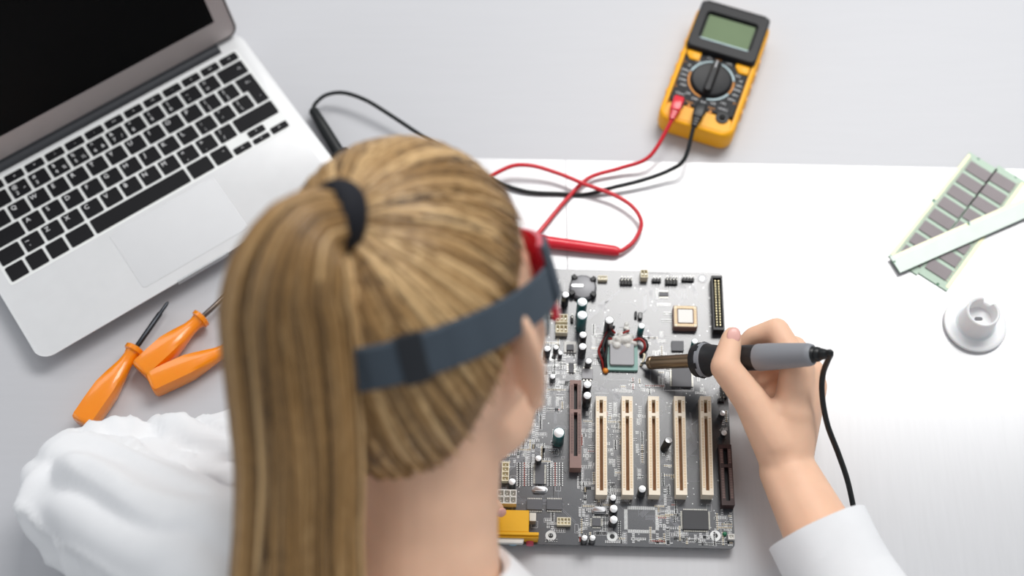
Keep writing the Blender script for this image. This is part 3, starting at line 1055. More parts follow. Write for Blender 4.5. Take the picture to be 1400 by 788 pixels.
def driver(label, butt, neck, tipp, m_blade, k=1.0, tilt=0.0):
    a, b = at(*butt), at(*neck)
    c = at(*tipp)
    ang = math.atan2(b.y - a.y, b.x - a.x)
    L = math.hypot(b.x - a.x, b.y - a.y)
    root = thing('screwdriver', label, 'screwdriver', (a.x, a.y, .0007 if a.x > -.062 else 0.0), ang, 'orange screwdrivers by the laptop')
    R = .0100 * k
    prof = [(0.0, .80), (.015, .93), (.05, .98), (.25, 1.0), (.45, .98), (.62, .80), (.78, .60), (.87, .56), (.93, .66), (.955, .78), (.985, .78), (1.0, .66)]
    rings = []
    for t, s in prof:
        round_ = min(1, max(0, (t - .55) / .3))
        ring = []
        for j in range(24):
            th = 2 * PI * j / 24
            e = 1.0 / max(abs(math.cos(th)), abs(math.sin(th)))
            q = (e ** .62) * (1 - round_) + round_
            ring.append((t * L, R * s * q * math.cos(th) * .98, R * .95 + R * s * q * math.sin(th) * .92))
        rings.append(ring)
    h = part('handle', MB().loft(rings), 'orange_plastic', root, angle=50)
    part('collar', MB().tube([(L * .93, 0, R * .95), (L * .94, 0, R * .95), (L * .985, 0, R * .95), (L * .995, 0, R * .95)], [R * .70, R * .84, R * .84, R * .72], 10), 'orange_plastic', h)
    bl_ = math.hypot(c.x - b.x, c.y - b.y)
    part('blade', MB().tube([(L * .98, 0, R * .95), (L + bl_ * .74, 0, R * .95), (L + bl_ * .76, 0, R * .95), (L + bl_ * .94, 0, R * .95), (L + bl_, 0, R * .95)], [.0022, .0022, .0016, .0015, .0007], 10), m_blade, root)
    return root


driver('orange screwdriver with black shaft, its butt under the white sleeve', (112, 580, .011), (186, 474, .011), (223, 409, .011), 'blade_dark')
driver('orange screwdriver lying between two others, steel shaft pointing at laptop', (192, 509, .011), (277, 432, .011), (322, 388, .011), 'blade_bright')
driver('orange screwdriver partly hidden by the ponytail, shaft out of sight', (206, 527, .010), (322, 472, .011), (372, 452, .011), 'blade_bright', 1.0)

# ------------------------------------------------------------------ memory modules
mat('ram_pcb', 'B3CBB7', .4, spec=.5, var=.05)
mat('ram_edge', '2E7A50', .4)
mat('ram_chip', '968E90', .55, spec=.3, var=.05)
mat('ram_back', 'C6D6CB', .3, spec=.7, var=.04)


def ram(label, p0, p1, width, z, side, chips=8, m='ram_pcb', show=True):
    """p0, p1: ends of the long edge on the contact side; the stick extends to the 'side' of it"""
    a, b = at(*p0, z), at(*p1, z)
    d = (b - a)
    L = d.length
    d.normalize()
    ang = math.atan2(d.y, d.x)
    root = thing('memory_module', label, 'memory module', (a.x, a.y, z), ang, 'memory modules on the glossy sheet')
    s = side
    T = .0013
    P = [(0, 0), (L * .46, 0), (L * .46, s * .0025), (L * .475, s * .0025), (L * .475, 0), (L, 0), (L, s * width * .30), (L - .002, s * width * .30), (L - .002, s * width * .38), (L, s * width * .38), (L, s * width),
         (0, s * width), (0, s * width * .38), (.002, s * width * .38), (.002, s * width * .30), (0, s * width * .30)]
    part('module_panel', MB().loft([[(x, y, zz) for x, y in P] for zz in (0, T)]), m, root, smooth=False)
    part('green_edge', MB().loft([[(x * .9996 + .00002, y, zz) for x, y in ((-.0002, s * .0), (L + .0002, s * .0), (L + .0002, s * width), (-.0002, s * width))] for zz in (-.0003 + .0003, .0006)]), 'ram_edge', root, smooth=False)
    if show:
        cw = L * .92 / chips
        for i in range(chips):
            part('memory_chip', MB().rbox(L * .04 + (i + .5) * cw, s * width * .58, cw * .74, width * .74, T, T + .0011, .0004, .0002, 2), 'ram_chip', root)
    g = MB()
    n = 84
    for i in range(n):
        x = L * .02 + i * L * .96 / n
        if abs(x - L * .467) < .0018:
            continue
        g.box(x, x + L * .96 / n * .66, min(s * .0003, s * .0028), max(s * .0003, s * .0028), T, T + .00008)
    part('gold_contacts', g, 'gold', root, smooth=False, kind='stuff')
    if show:
        sm = MB()
        for i in range(34):
            x = L * .04 + i * L * .92 / 34
            sm.box(x, x + .0015, min(s * .0042, s * .0050), max(s * .0042, s * .0050), T, T + .0005)
        part('tiny_resistors', sm, 'smd_tan', root, smooth=False, kind='stuff')
    return root


ram('green memory module, its outer long edge facing the circuit board', (1325, 209), (1214, 351), .0280, .0006, 1)
ram('green memory module lying alongside another, outer edge facing the plastic nozzle', (1402, 250), (1294, 399), .0270, .0006, -1)
ram('pale narrow memory module laid across the two others', (1216, 352), (1440, 254), .0165, .0040, -1, 8, 'ram_back', False)

# ------------------------------------------------------------------ white plastic nozzle
mat('nozzle', 'EDEDEE', .35, sss=.2, var=.015)
c = at(1333, 443, .003)
nz_ = thing('nozzle', 'white round plastic nozzle with wide flange and hollow stem', 'nozzle', (c.x, c.y, .0006))
part('flange', MB().lathe([(.0215, 0), (.0245, .0008), (.0255, .0025), (.0250, .0042), (.0225, .0048), (.0205, .0042), (.016, .0046)], 40), 'nozzle', nz_)
n = 40
rings = []
for r, z, nt in ((.0165, .0042, 0), (.0145, .0060, 0), (.0138, .0140, 0), (.0132, .0255, 1), (.0124, .0262, 1), (.0112, .0258, 1), (.0105, .0180, 0), (.0100, .0130, 0), (.0035, .0120, 0)):
    ring = []
    for j in range(n):
        a = 2 * PI * j / n
        zz = z
        if nt and 4 < j < 9:
            zz = z - .007
        ring.append((r * math.cos(a), r * math.sin(a), zz))
    rings.append(ring)
part('stem', MB().loft(rings), 'nozzle', nz_)
part('slot_hole', MB().rbox(0, 0, .0065, .0032, .0118, .0123, .0015, .0001), 'chip', nz_)
# ------------------------------------------------------------------ soldering iron (held in the right hand)
mat('barrel', '8E7A63', .3, .85, var=.12, scale=40, stretch=(1, 1, 1))
mat('barrel_end', '4A3E36', .35, .8)
mat('iron_tip', '55585E', .35, .8)
mat('iron_black', '1E1F22', .45)
mat('iron_grey', '8C8F95', .45, var=.02)
I0, I1 = at(876, 497, BZ + .0035), at(1112, 485, .112)
ax = (I1 - I0).normalized()
IL = (I1 - I0).length
iron = thing('soldering_iron', 'soldering iron with grey and black handle held over the board', 'soldering iron', tuple(I0))
IQ = Matrix.Translation((0, 0, 0)) @ ax.to_track_quat('Z', 'Y').to_matrix().to_4x4()


def ipx(px):
    """distance along the iron for a photograph column"""
    best = min(range(2001), key=lambda i: abs(700 + FPX * ((I0 + ax * IL * i / 2000 - CAM).dot(RGT)) / ((I0 + ax * IL * i / 2000 - CAM).dot(FWD)) - px))
    return IL * best / 2000


def ilathe(name, prof, m, label=None, n=28):
    return part(name, MB().lathe([(r, s) for s, r in prof], n).xf(IQ), m, iron, label=label)


s1, s2, s3, s4, s5 = ipx(887), ipx(953), ipx(980), ipx(1036), IL
ilathe('tip', [(0, .0004), (.004, .0010), (s1, .0024), (s1 + .002, .0024)], 'iron_tip')
b_ = ilathe('barrel', [(s1, .0040), (s1 + .001, .0052), (s1 + .004, .0054), (s1 + .0045, .0050), (s1 + .006, .0053), (s2 + .004, .0055)], 'barrel', 'bronze coloured steel barrel')
ilathe('guard', [(s2 - .001, .0075), (s2, .0128), (s2 + .004, .0138), (s2 + .0055, .0138)], 'iron_black')
gg = ilathe('guard_ring', [(s2 + .0055, .0132), (s2 + .006, .0136), (s2 + .0095, .0134), (s2 + .010, .0128)], 'iron_grey', 'grey notched ring')
nt_ = MB()
for k in range(6):
    a = k * PI / 3 + .3
    c, s = math.cos(a), math.sin(a)
    q = MB().box(-.0022, .0022, -.0004, .0004, 0, .0026)
    q.xf(Matrix.Translation((c * .0136, s * .0136, s2 + .0052)) @ Matrix.Rotation(a + PI / 2, 4, 'Z')).xf(IQ)
    part('notch', q, 'iron_black', gg, smooth=False)
ilathe('grip', [(s2 + .010, .0128), (s2 + .013, .0118), (s3 + .004, .0105), (s3 + .02, .0098), (s4 + .004, .0098)], 'iron_black', 'black rubber grip')
ilathe('handle', [(s4, .0099), (s4 + .001, .0102), (s4 + .012, .0101), (s5 - .004, .0086), (s5 - .001, .0078), (s5, .0068)], 'iron_grey', 'tapered grey handle')
ilathe('strain_relief', [(s5, .0062), (s5 + .001, .0058), (s5 + .002, .0048), (s5 + .003, .0056), (s5 + .005, .0052), (s5 + .006, .0040), (s5 + .007, .0044), (s5 + .010, .0036), (s5 + .012, .0026)], 'black_rubber')
e0 = I0 + ax * (s5 + .010)
cord = [e0, e0 + ax * .004] + [at(*p) for p in ((1125.5, 510, .098), (1124, 540, .085), (1131, 580, .068), (1146, 620, .050), (1158, 655, .030), (1166, 690, .012), (1172, 725, .0045), (1180, 770, .0035), (1186, 800, .0035))]
wpart('cord', MB().tube(spline(cord, 8), [.0024] * 10 + [.0022] * (len(spline(cord, 8)) - 10), 10), 'black_rubber', iron, angle=180)

# ------------------------------------------------------------------ person
mat('skin', 'F5C8AA', .5, spec=.35, sss=.12, var=.05, scale=45, bump=.03, bscale=900)
mat('nail', 'EBB6AC', .3, spec=.5)
mat('coat', 'F5F6F8', .85, spec=.15, var=.015, bump=.05, bscale=1500)
mat('trousers', '2E3340', .8)
mat('strap', '4A545E', .75, spec=.2, var=.06, bump=.12, bscale=1500)
mat('strap_dark', '23272D', .6)
mat('visor_red', 'D61D3A', .35, coat=.3)
mat('lens', 'C9D6DC', .08, trans=.9, var=.01)
mat('hair_tie', '14161F', .8, var=.2, bump=.3, bscale=1200)
mat('eye_white', 'EDEAE4', .2)
mat('iris', '4B3A2A', .2)

# head frame
T_ = -FWD
HF = (RGT * .45 + UPV * .32 - T_ * .83).normalized()
HU = (RGT * -.22 + UPV * .95 + T_ * .25)
HU = (HU - HF * HU.dot(HF)).normalized()
HR = HF.cross(HU)
HC = dep(567, 430, .886)
HM = Matrix((HR, HF, HU)).transposed().to_4x4()
HM.translation = HC
hp = lambda x, y, z: HM @ Vector((x, y, z))
H3 = HM.to_3x3()


def hell(mb, c, a, b, g, **k):
    return mb.ell(hp(*c), (H3 @ Vector((a, 0, 0)), H3 @ Vector((0, b, 0)), H3 @ Vector((0, 0, g))), **k)


NB = Vector((-.058, .190, .150))
SHL, SHR = dep(325, 810, .885), Vector((.100, .085, .130))
EL, WL = at(120, 678, .052), at(575, 690, .040)
FLm = at(335, 636, .046)
WR = at(1076, 642, .046)
CUFF = at(1124, 737, .055)
ER = at(1265, 1010, .05)
HIP = Vector((-.04, -.17, -.215))

body = MB()
hell(body, (0, 0, .004), .0735, .0925, .1005)
hell(body, (0, .030, -.055), .0520, .0600, .0620)
hell(body, (0, .066, -.098), .0200, .0190, .0170)
for s in (-1, 1):
    hell(body, (s * .030, .054, -.032), .0250, .0250, .0300)
    hell(body, (s * .040, .012, -.078), .0130, .0300, .0200)
    # ear: shell, rim and lobe, standing off the head and opening forward
    ed = Vector((s * .86, -.50, 0)).normalized()
    en = Vector((s * .50, .86, 0)).normalized()
    ec = Vector((s * .0740, -.010, -.028))
    body.ell(HM @ ec, (H3 @ (ed * .0165), H3 @ (en * .0042), H3 @ Vector((0, 0, .0270))), 18, 10)
    rim = [HM @ (ec + ed * (.0165 * math.sin(t)) + Vector((0, -.001, .0275 * math.cos(t))) + en * .0035) for t in [i * PI * 1.25 / 12 - .95 for i in range(13)]]
    body.tube(rim, [.0030] * 13, 8)
    body.ell(HM @ (ec + Vector((s * .001, .004, -.029))), (H3 @ Vector((.0050, 0, 0)), H3 @ Vector((0, .0070, 0)), H3 @ Vector((0, 0, .0080))), 12, 8)
body.cap(hp(0, .090, -.012), hp(0, .106, -.044), .0065, .0095)
for s in (-1, 1):
    body.cap(hp(s * .007, .098, -.048), hp(s * .008, .094, -.048), .0065, .006)
body.cap(hp(-.016, .084, -.072), hp(.016, .084, -.072), .0055, .0055)
body.cap(hp(-.012, .084, -.080), hp(.012, .084, -.080), .0060, .0060)
# neck and slim core under the coat
body.cap(hp(0, -.012, -.050), NB.lerp(hp(0, -.012, -.05), .45), .0500, .0475, 28)
body.cap(NB.lerp(hp(0, -.012, -.05), .5), NB, .0475, .0540, 28)
body.cap(NB, HIP, .030, .040)
for sh, el in ((SHL, EL), (SHR, ER)):
    body.cap(NB - Vector((0, .01, .02)), sh, .030, .032)
    body.cap(sh, el, .034, .028)
body.cap(EL, FLm, .030, .030)
body.cap(FLm, WL, .029, .0225)
body.cap(ER, CUFF, .034, .0245)
for s in (-1, 1):
    kn_ = HIP + Vector((s * .13, .40, -.02))
    ft_ = kn_ + Vector((0, .05, -.43))
    body.cap(HIP + Vector((s * .09, 0, 0)), kn_, .035, .03)
    body.cap(kn_, ft_, .03, .025)
    body.cap(ft_, ft_ + Vector((0, .14, -.02)), .03, .025)
body.cap(HIP + Vector((-.09, 0, 0)), HIP + Vector((.09, 0, 0)), .04, .04)


def finger(P, R):
    for i in range(len(P) - 1):
        body.cap(P[i], P[i + 1], R[i], R[i + 1], 14)


# right hand: (x, y, height) of wrist, then each joint from knuckle to tip
J = lambda L: [at(*p) for p in L]
body.cap(CUFF, WR, .0235, .0190, 20)
fo = (WR - CUFF).normalized()
side = fo.cross(Vector((0, 0, 1))).normalized()
for s in (-1, 1):
    body.cap(CUFF + side * .006 * s, WR + side * .005 * s, .0205, .0165, 20)
idx = J([(1090, 503, .078), (1062, 452, .078), (1030, 462, .066), (1008, 483, .054)])
mid = J([(1106, 512, .062), (1086, 476, .046), (1056, 484, .034), (1026, 503, .032)])
rng = J([(1109, 528, .046), (1090, 492, .030), (1058, 500, .020), (1036, 520, .020)])
pnk = J([(1106, 552, .030), (1094, 522, .018), (1070, 524, .012), (1052, 538, .012)])
thb = J([(1062, 606, .058), (1027, 549, .072), (991, 502, .081), (1000, 464, .084)])
finger(idx, (.0115, .0098, .0085, .0070))
finger(mid, (.0118, .0098, .0085, .0072))
finger(rng, (.0112, .0092, .0080, .0070))
finger(pnk, (.0105, .0082, .0072, .0062))
finger(thb, (.0160, .0130, .0112, .0082))
body.cap(thb[3], thb[3] + (thb[3] - thb[2]).normalized() * .003, .0084, .0070)
for Q, r in ((idx[0], .0130), (mid[0], .0130), (rng[0], .0125), (pnk[0], .0115)):
    body.cap(WR + (Q - WR) * .08, Q, .0175, r, 16)
body.cap(WR, thb[1], .0180, .0130)
body.cap(thb[0], idx[0].lerp(WR, .30), .0150, .0110)
body.cap(thb[0].lerp(thb[1], .6), idx[0].lerp(WR, .38), .0110, .0110)
body.cap(idx[0].lerp(WR, .45), rng[0].lerp(WR, .45), .0165, .0150)

# left hand resting at the port block
lw = WL
l_i = J([(632, 694, .040), (655, 690, .043), (669, 692, .040), (677, 695, .034)])
l_m = J([(630, 708, .038), (646, 712, .040), (654, 722, .030), (652, 728, .024)])
l_r = J([(622, 722, .034), (638, 732, .034), (640, 740, .024), (634, 742, .020)])
l_p = J([(618, 734, .030), (634, 746, .028), (636, 752, .020), (628, 754, .016)])
l_t = J([(588, 668, .040), (618, 664, .040), (646, 672, .038), (660, 678, .034)])
for Q, R in ((l_i, (.0105, .0090, .0080, .0066)), (l_m, (.0108, .009, .008, .0066)), (l_r, (.010, .0086, .0076, .0064)), (l_p, (.0095, .0078, .007, .006)), (l_t, (.013, .011, .0098, .0078))):
    finger(Q, R)
    body.cap(lw, Q[0], .0175, R[0] * 1.1, 16)

bme = remesh(body, .0021, 5, .5)
finish(bme, 'skin', True, 180)
person = link('person', bme)
tag(person, 'person in white lab coat with long light brown ponytail bending over the board', 'person')


def nail(tip, prev, w, l):
    d = (tip - prev).normalized()
    n_ = (-FWD - d * (-FWD).dot(d)).normalized()
    b = d.cross(n_)
    c = tip + d * .0010 + n_ * .0066
    part('fingernail', MB().ell(c, (d * l, b * w, n_ * .0016), 16, 8), 'nail', person, angle=180)


nail(thb[3], thb[2], .0052, .0068)
nail(l_i[3], l_i[2], .0038, .0050)
for s in (-1, 1):
    e_ = part('eye', hell(MB(), (s * .031, .076, -.012), .0125, .0125, .0125, n=16, k=10), 'eye_white', person, angle=180)
    part('iris', hell(MB(), (s * .031, .0865, -.014), .0052, .0025, .0052, n=14, k=8), 'iris', e_, angle=180)

# ------------------------------------------------------------------ lab coat
coat = MB()
sd = (SHR - SHL).normalized()
spn = ((SHL + SHR) / 2 - HIP).normalized()
dn = sd.cross(spn).normalized()
mid_ = (SHL + SHR) / 2
coat.ell(mid_ - spn * .12, (sd * .165, dn * .105, spn * .19), 28, 16)
coat.ell(mid_ - spn * .28, (sd * .150, dn * .105, spn * .20), 28, 16)
coat.ell(HIP + spn * .02, (sd * .180, dn * .130, spn * .16), 28, 16)
coat.cap(SHL + (SHR - SHL) * .12 - spn * .02, SHL + (SHR - SHL) * .88 - spn * .02, .062, .062, 24)
coat.cap(NB - Vector((.03, .015, .03)), SHL, .050, .058, 24)
coat.cap(NB - Vector((-.03, .025, .035)), SHR, .050, .058, 24)
coat.cap(NB - Vector((0, .02, .02)), mid_ - spn * .1, .058, .08, 24)
coat.cap(SHL, EL, .056, .050, 24)
coat.cap(EL, FLm, .046, .039, 24)
coat.cap(FLm, WL.lerp(FLm, .28), .039, .034, 24)
coat.cap(SHR, ER, .060, .055, 24)
coat.cap(ER, CUFF.lerp(ER, .16), .053, .0300, 24)
for s in (-1, 1):
    kn_ = HIP + Vector((s * .13, .40, -.02))
    coat.cap(HIP + Vector((s * .09, .02, .01)), HIP.lerp(kn_, .55) + Vector((s * .06, 0, .005)), .105, .085, 24)
cme = remesh(coat, .0042, 10, .5)
# cloth folds: ripples running round the sleeves, strongest at the elbows
nv = len(cme.vertices)
co = np.empty(nv * 3, 'f')
cme.vertices.foreach_get('co', co)
co = co.reshape(-1, 3)
no = np.empty(nv * 3, 'f')
cme.vertex_normals.foreach_get('vector', no)
no = no.reshape(-1, 3)


def segdist(P, a, b):
    a, b = np.array(a), np.array(b)
    d = b - a
    t = np.clip(((P - a) @ d) / (d @ d), 0, 1)
    return np.linalg.norm(P - (a + t[:, None] * d), axis=1), t * np.linalg.norm(d)


dist, along, theta = np.full(nv, 9.0), np.zeros(nv), np.zeros(nv)
for k, (a, b) in enumerate(((SHL, EL), (EL, FLm), (FLm, WL), (SHR, ER), (ER, CUFF))):
    dd, al = segdist(co, a, b)
    d_ = (b - a).normalized()
    u_ = d_.cross(Vector((0, 0, 1))).normalized()
    v_ = u_.cross(d_)
    th_ = np.arctan2((co - np.array(a)) @ np.array(v_), (co - np.array(a)) @ np.array(u_))
    m_ = dd < dist
    dist[m_], along[m_], theta[m_] = dd[m_], al[m_] + (k * .31 if k != 2 else .31 + (FLm - EL).length), th_[m_]
delb = np.minimum(np.linalg.norm(co - np.array(EL), axis=1), np.linalg.norm(co - np.array(ER), axis=1))
amp = np.where(dist < .075, .0042 + .0050 * np.exp(-(delb / .13) ** 2), .0035)
dcf = np.minimum(np.linalg.norm(co - np.array(CUFF), axis=1), np.linalg.norm(co - np.array(WL), axis=1))
amp = amp * np.clip((dcf - .06) / .08, .12, 1)
disp = np.zeros(nv)
for i in range(nv):
    x, y, z = map(float, co[i])
    if dist[i] < .075:
        s, th = along[i], theta[i]
        c_, s_ = math.cos(th), math.sin(th)
        w = noise.noise(Vector((x * 7, y * 7, z * 7)))
        q = s * 21 + 1.1 * math.sin(th + 1.0 + s * 9) + w * 1.3
        r1 = -.5 + 2.6 * abs(noise.noise(Vector((q, c_ * .9 + 3, s_ * .9))))
        r2 = noise.noise(Vector((q * 2.1, c_ * 1.6, s_ * 1.6 + 7)))
        r3 = max(0, 1 - 2.4 * abs(noise.noise(Vector((q * .8 + 5, c_ * 1.3, s_ * 1.3 - 4))))) ** 3
        disp[i] = amp[i] * (r1 + r2 * .35 + r3 * .55)
    else:
        disp[i] = amp[i] * (-.4 + 2 * abs(noise.noise(Vector((x * 8, y * 14, z * 10)))))
co2 = co + no * disp[:, None].astype('f')
co2[:, 2] = np.where((co2[:, 1] > .2) & (co2[:, 2] < .0012), .0012, co2[:, 2])
cme.vertices.foreach_set('co', co2.reshape(-1))
finish(cme, 'coat', True, 180)
coat_o = tag(link('lab_coat', cme, person), label='loose white lab coat')


def cuff(name, c0, c1, r0, r1, flat, lab=None):
    """open turned sleeve end with thickness"""
    d = (c1 - c0).normalized()
    u = d.cross(Vector((0, 0, 1))).normalized()
    v = u.cross(d)
    L = (c1 - c0).length
    rings = []
    for t, r in ((0, r0), (.25, r0 * .985), (.30, r0 * .975), (.6, (r0 + r1) / 2), (1, r1), (1, r1 - .003), (.5, (r0 + r1) / 2 - .003), (.02, r0 - .0022), (0, r0 - .0012)):
        ring = []
        for j in range(40):
            a = 2 * PI * j / 40
            wob = 1 + .025 * math.sin(3 * a + 1 + t * 2) + .015 * math.sin(7 * a + t * 5)
            ring.append(c0 + d * L * t + (u * math.cos(a) + v * math.sin(a) * flat) * r * wob)
        rings.append(ring)
    return part(name, MB().loft(rings, closed=True), 'coat', coat_o, angle=60)


cd = (ER - CUFF).normalized()
cuff('cuff', CUFF - cd * .008, CUFF + cd * .095, .0380, .0470, .96)
ld = (FLm - WL).normalized()
cuff('cuff', WL + ld * .035, WL + ld * .10, .0330, .0380, .9)
# collar round the neck
nd = (hp(0, -.012, -.05) - NB).normalized()
cu_ = nd.cross(Vector((1, 0, 0))).normalized()
cv_ = nd.cross(cu_)
cr = []
for t, r in ((.010, .092), (.036, .078), (.052, .062), (.057, .056), (.054, .052), (.040, .056), (.005, .066)):
    cr.append([NB + nd * (t + .006 * math.cos(a * 2 * PI / 40)) + (cu_ * math.cos(a * 2 * PI / 40) + cv_ * math.sin(a * 2 * PI / 40)) * r for a in range(40)])
part('collar', MB().loft(cr, closed=True), 'coat', coat_o, angle=60)
trs = MB()
for s in (-1, 1):
    kn_ = HIP + Vector((s * .13, .40, -.02))
    ft_ = kn_ + Vector((0, .05, -.43))
    trs.cap(HIP + Vector((s * .09, .02, 0)), kn_, .095, .068, 24)
    trs.cap(kn_, ft_ + Vector((0, 0, .03)), .068, .05, 24)
tm = remesh(trs, .008, 6)
finish(tm, 'trousers', True, 180)
tag(link('trousers', tm, person), label='dark trousers')

# ------------------------------------------------------------------ hair
hm = bpy.data.materials.new('hair')
hm.use_nodes = True
nt = hm.node_tree
p = nt.nodes['Principled BSDF']
at_ = nt.nodes.new('ShaderNodeAttribute')
at_.attribute_name = 'shade'
nz = nt.nodes.new('ShaderNodeTexNoise')
nz.inputs['Scale'].default_value = 35
mx = nt.nodes.new('ShaderNodeMath')
mx.operation = 'MULTIPLY_ADD'
mx.inputs[1].default_value = .35
nt.links.new(nz.outputs['Fac'], mx.inputs[0])
nt.links.new(at_.outputs['Fac'], mx.inputs[2])
rp = nt.nodes.new('ShaderNodeValToRGB')
rp.color_ramp.elements[0].position = .12
rp.color_ramp.elements[0].color = lin('42301D')
rp.color_ramp.elements[1].position = 1.15 if False else 1.0
rp.color_ramp.elements[1].color = lin('E0BC88')
e = rp.color_ramp.elements.new(.55)
e.color = lin('9E7948')
nt.links.new(mx.outputs[0], rp.inputs['Fac'])
nt.links.new(rp.outputs[0], p.inputs['Base Color'])
p.inputs['Roughness'].default_value = .42
p.inputs['Specular IOR Level'].default_value = .5
MATS['hair'] = hm

HA, HB, HCz = .0785, .0985, .1075
random.seed(11)


def hs(d, off=0.0):
    """scaled direction -> point on the hair surface, head coordinates"""
    d = d.normalized()
    return Vector((d.x * (HA + off), d.y * (HB + off), d.z * (HCz + off)))


def hairline(phi):
    tab = ((0, 40), (40, 32), (65, 18), (85, 8), (105, -16), (130, -40), (155, -54), (180, -60))
    a = abs((math.degrees(phi) + 180) % 360 - 180)
    for (a0, t0), (a1, t1) in zip(tab, tab[1:]):
        if a <= a1:
            return math.radians(t0 + (t1 - t0) * (a - a0) / (a1 - a0))
    return math.radians(-60)


def hdir(phi, th):
    return Vector((math.sin(phi) * math.cos(th), math.cos(phi) * math.cos(th), math.sin(th)))


TIE = Vector((0.15, -.63, .66)).normalized()
# under-layer covering the scalp
ul = MB()
rings = []
for i in range(15):
    ring = []
    for j in range(64):
        phi = 2 * PI * j / 64
        th = hairline(phi) + (PI / 2 - .02 - hairline(phi)) * i / 14
        ring.append(HM @ hs(hdir(phi, th), -.0006 if i else -.004))
    rings.append(ring)
ul.loft(rings, False, True)


def shaded(name, mb, shades, parent, label=None):
    me = mb.mesh(name, hm, True, 180)
    at2 = me.attributes.new('shade', 'FLOAT', 'POINT')
    at2.data.foreach_set('value', np.array(shades, 'f'))
    o = link(name, me, parent)
    return tag(o, label=label)


hair = shaded('hair', ul, [.3] * len(ul.v), person, 'light brown hair combed back tightly')
lk, sh = MB(), []
NL = 1500
for k in range(NL):
    phi = 2 * PI * (k + random.random()) / NL * 3
    h = hairline(phi)
    u = (random.random() ** 1.6) * .7
    th = h + (PI / 2 - h) * u + random.uniform(-.07, .10)
    d0 = hdir(phi, th)
    ang = d0.angle(TIE)
    if ang < .25:
        continue
    n = max(5, int(ang / .16))
    off0 = random.uniform(.0002, .0022)
    swing = random.uniform(-.05, .05)
    P, R = [], []
    sx = d0.cross(TIE).normalized()
    w0 = random.uniform(.0012, .0034)
    for i in range(n + 1):
        t = i / n
        d = (d0 * math.sin((1 - t) * ang) + TIE * math.sin(t * ang)) / math.sin(ang)
        d = d + sx * (swing * math.sin(t * PI))
        conv = d.normalized()
        pt = hs(conv, off0 + .0016 * math.sin(t * PI) - (.0015 if i == 0 else 0) + (.003 if t > .9 else 0))
        P.append(HM @ pt)
        R.append(w0 * (1 - .35 * t) * (.15 if i == 0 else .6 if i == 1 else 1))
    up = HM.to_3x3() @ hs(d0)
    c0 = len(lk.v)
    lk.tube(P, R, 6, flat=.45, up=up)
    s_ = min(1, max(0, random.gauss(.45, .22)))
    sh += [s_] * (len(lk.v) - c0)
tag(shaded('combed_locks', lk, sh, hair), kind='stuff')

# ponytail
tie_w = HM @ hs(TIE, .004)
pc = spline([tie_w, dep(458, 299, .802), dep(418, 320, .784), dep(398, 372, .780), dep(393, 430, .787), dep(402, 530, .798), dep(410, 640, .806), dep(408, 730, .812), dep(406, 830, .816), dep(404, 960, .822), dep(404, 1060, .83)], 6)
wid = lerp_list([.011, .0145, .0225, .031, .0355, .0355, .0345, .0345, .037, .034, .020], len(pc))
thk = lerp_list([.011, .0145, .019, .024, .026, .025, .024, .023, .022, .019, .012], len(pc))
fr = []
for i in range(len(pc)):
    t = (pc[min(i + 1, len(pc) - 1)] - pc[max(i - 1, 0)]).normalized()
    b = -FWD
    b = (b - t * b.dot(t)).normalized()
    fr.append((t.cross(b).normalized(), b))
core = MB()
core.loft([[pc[i] + fr[i][0] * wid[i] * .9 * math.cos(a * PI / 16) + fr[i][1] * thk[i] * .9 * math.sin(a * PI / 16) for a in range(32)] for i in range(len(pc))])
pony = shaded('ponytail', core, [.25] * len(core.v), hair, 'long straight ponytail')
stv, sh = MB(), []
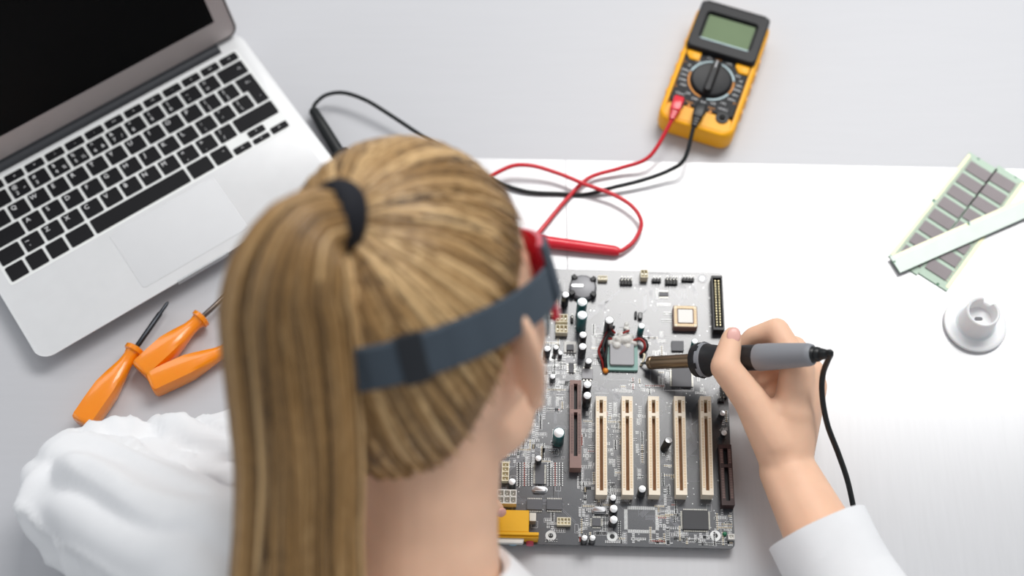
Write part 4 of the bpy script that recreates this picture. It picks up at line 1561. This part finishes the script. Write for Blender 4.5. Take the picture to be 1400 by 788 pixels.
for k in range(800):
    a = random.uniform(0, 2 * PI)
    q = .72 + .28 * random.random()
    da, ph = random.uniform(-.35, .35), random.uniform(0, 6)
    ex = random.uniform(.97, 1.05)
    P, R = [], []
    w0 = random.uniform(.0010, .0024)
    for i in range(0, len(pc), 2):
        t = i / (len(pc) - 1)
        aa = a + da * t + .06 * math.sin(t * 5 + ph)
        P.append(pc[i] + fr[i][0] * wid[i] * q * ex * math.cos(aa) + fr[i][1] * thk[i] * q * ex * math.sin(aa))
        R.append(w0 * (.6 + .5 * min(1, t * 6)) * (1 if t < .9 else .5))
    c0 = len(stv.v)
    stv.tube(P, R, 5, up=fr[0][1])
    s_ = min(1, max(0, random.gauss(.33, .24)))
    sh += [s_] * (len(stv.v) - c0)
stv_o = shaded('ponytail_strands', stv, sh, hair)
tag(stv_o, kind='stuff')
ax_t = (RGT * -.80 + UPV * .10 + T_ * .58).normalized()
u_ = ax_t.orthogonal().normalized()
v_ = ax_t.cross(u_)
c_ = dep(461, 299, .803)
tie = [[c_ + (u_ * math.cos(a) + v_ * math.sin(a)) * (.0172 + .0058 * math.cos(b)) + ax_t * .0095 * math.sin(b) for b in [2 * PI * j / 12 for j in range(12)]] for a in [2 * PI * i / 36 for i in range(36)]]
part('hair_tie', MB().loft(tie, closed=True), 'hair_tie', hair, angle=180, label='dark navy hair tie')

# ------------------------------------------------------------------ head-worn magnifier
mag = thing('head_magnifier', 'red head-worn magnifier on a dark grey elastic strap', 'head magnifier', tuple(HC))


def band(a0, a1, z0, z1, r_in, r_out, n=40, zf=None):
    """curved band round the head between two azimuths (0 = front, 90 = wearer's right)"""
    rings = []
    for i in range(n + 1):
        a = math.radians(a0 + (a1 - a0) * i / n)
        zz = zf(math.degrees(a)) if zf else 0
        ring = []
        for r, z in ((r_in, z0), (r_out, z0 + .001), (r_out, z1 - .001), (r_in, z1)):
            zc = (z + zz)
            k = math.sqrt(max(.2, 1 - (zc / HCz) ** 2))
            ring.append(hp(math.sin(a) * (HA * k + r), math.cos(a) * (HB * k + r), zc))
        rings.append(ring)
    return MB().loft(rings)


wpart('strap', band(62, 298, -.0125, .0135, .0042, .0064, 70), 'strap', mag, angle=50)
wpart('strap_slider', band(139, 148, -.0145, .0155, .0064, .0084, 10), 'strap_dark', mag)
wpart('strap_overlap', band(130, 160, -.0120, .0130, .0062, .0074, 12), 'strap', mag)
vf = wpart('visor_frame', band(-66, 66, -.024, .026, .0030, .0070, 40), 'visor_red', mag, label='red plastic visor frame')
for s in (-1, 1):
    wpart('side_plate', band(s * 50, s * 70, -.010, .026, .0070, .0090, 8), 'strap', mag)
wpart('lens_plate', band(-28, 28, -.050, -.022, .012, .0142, 24), 'lens', mag)
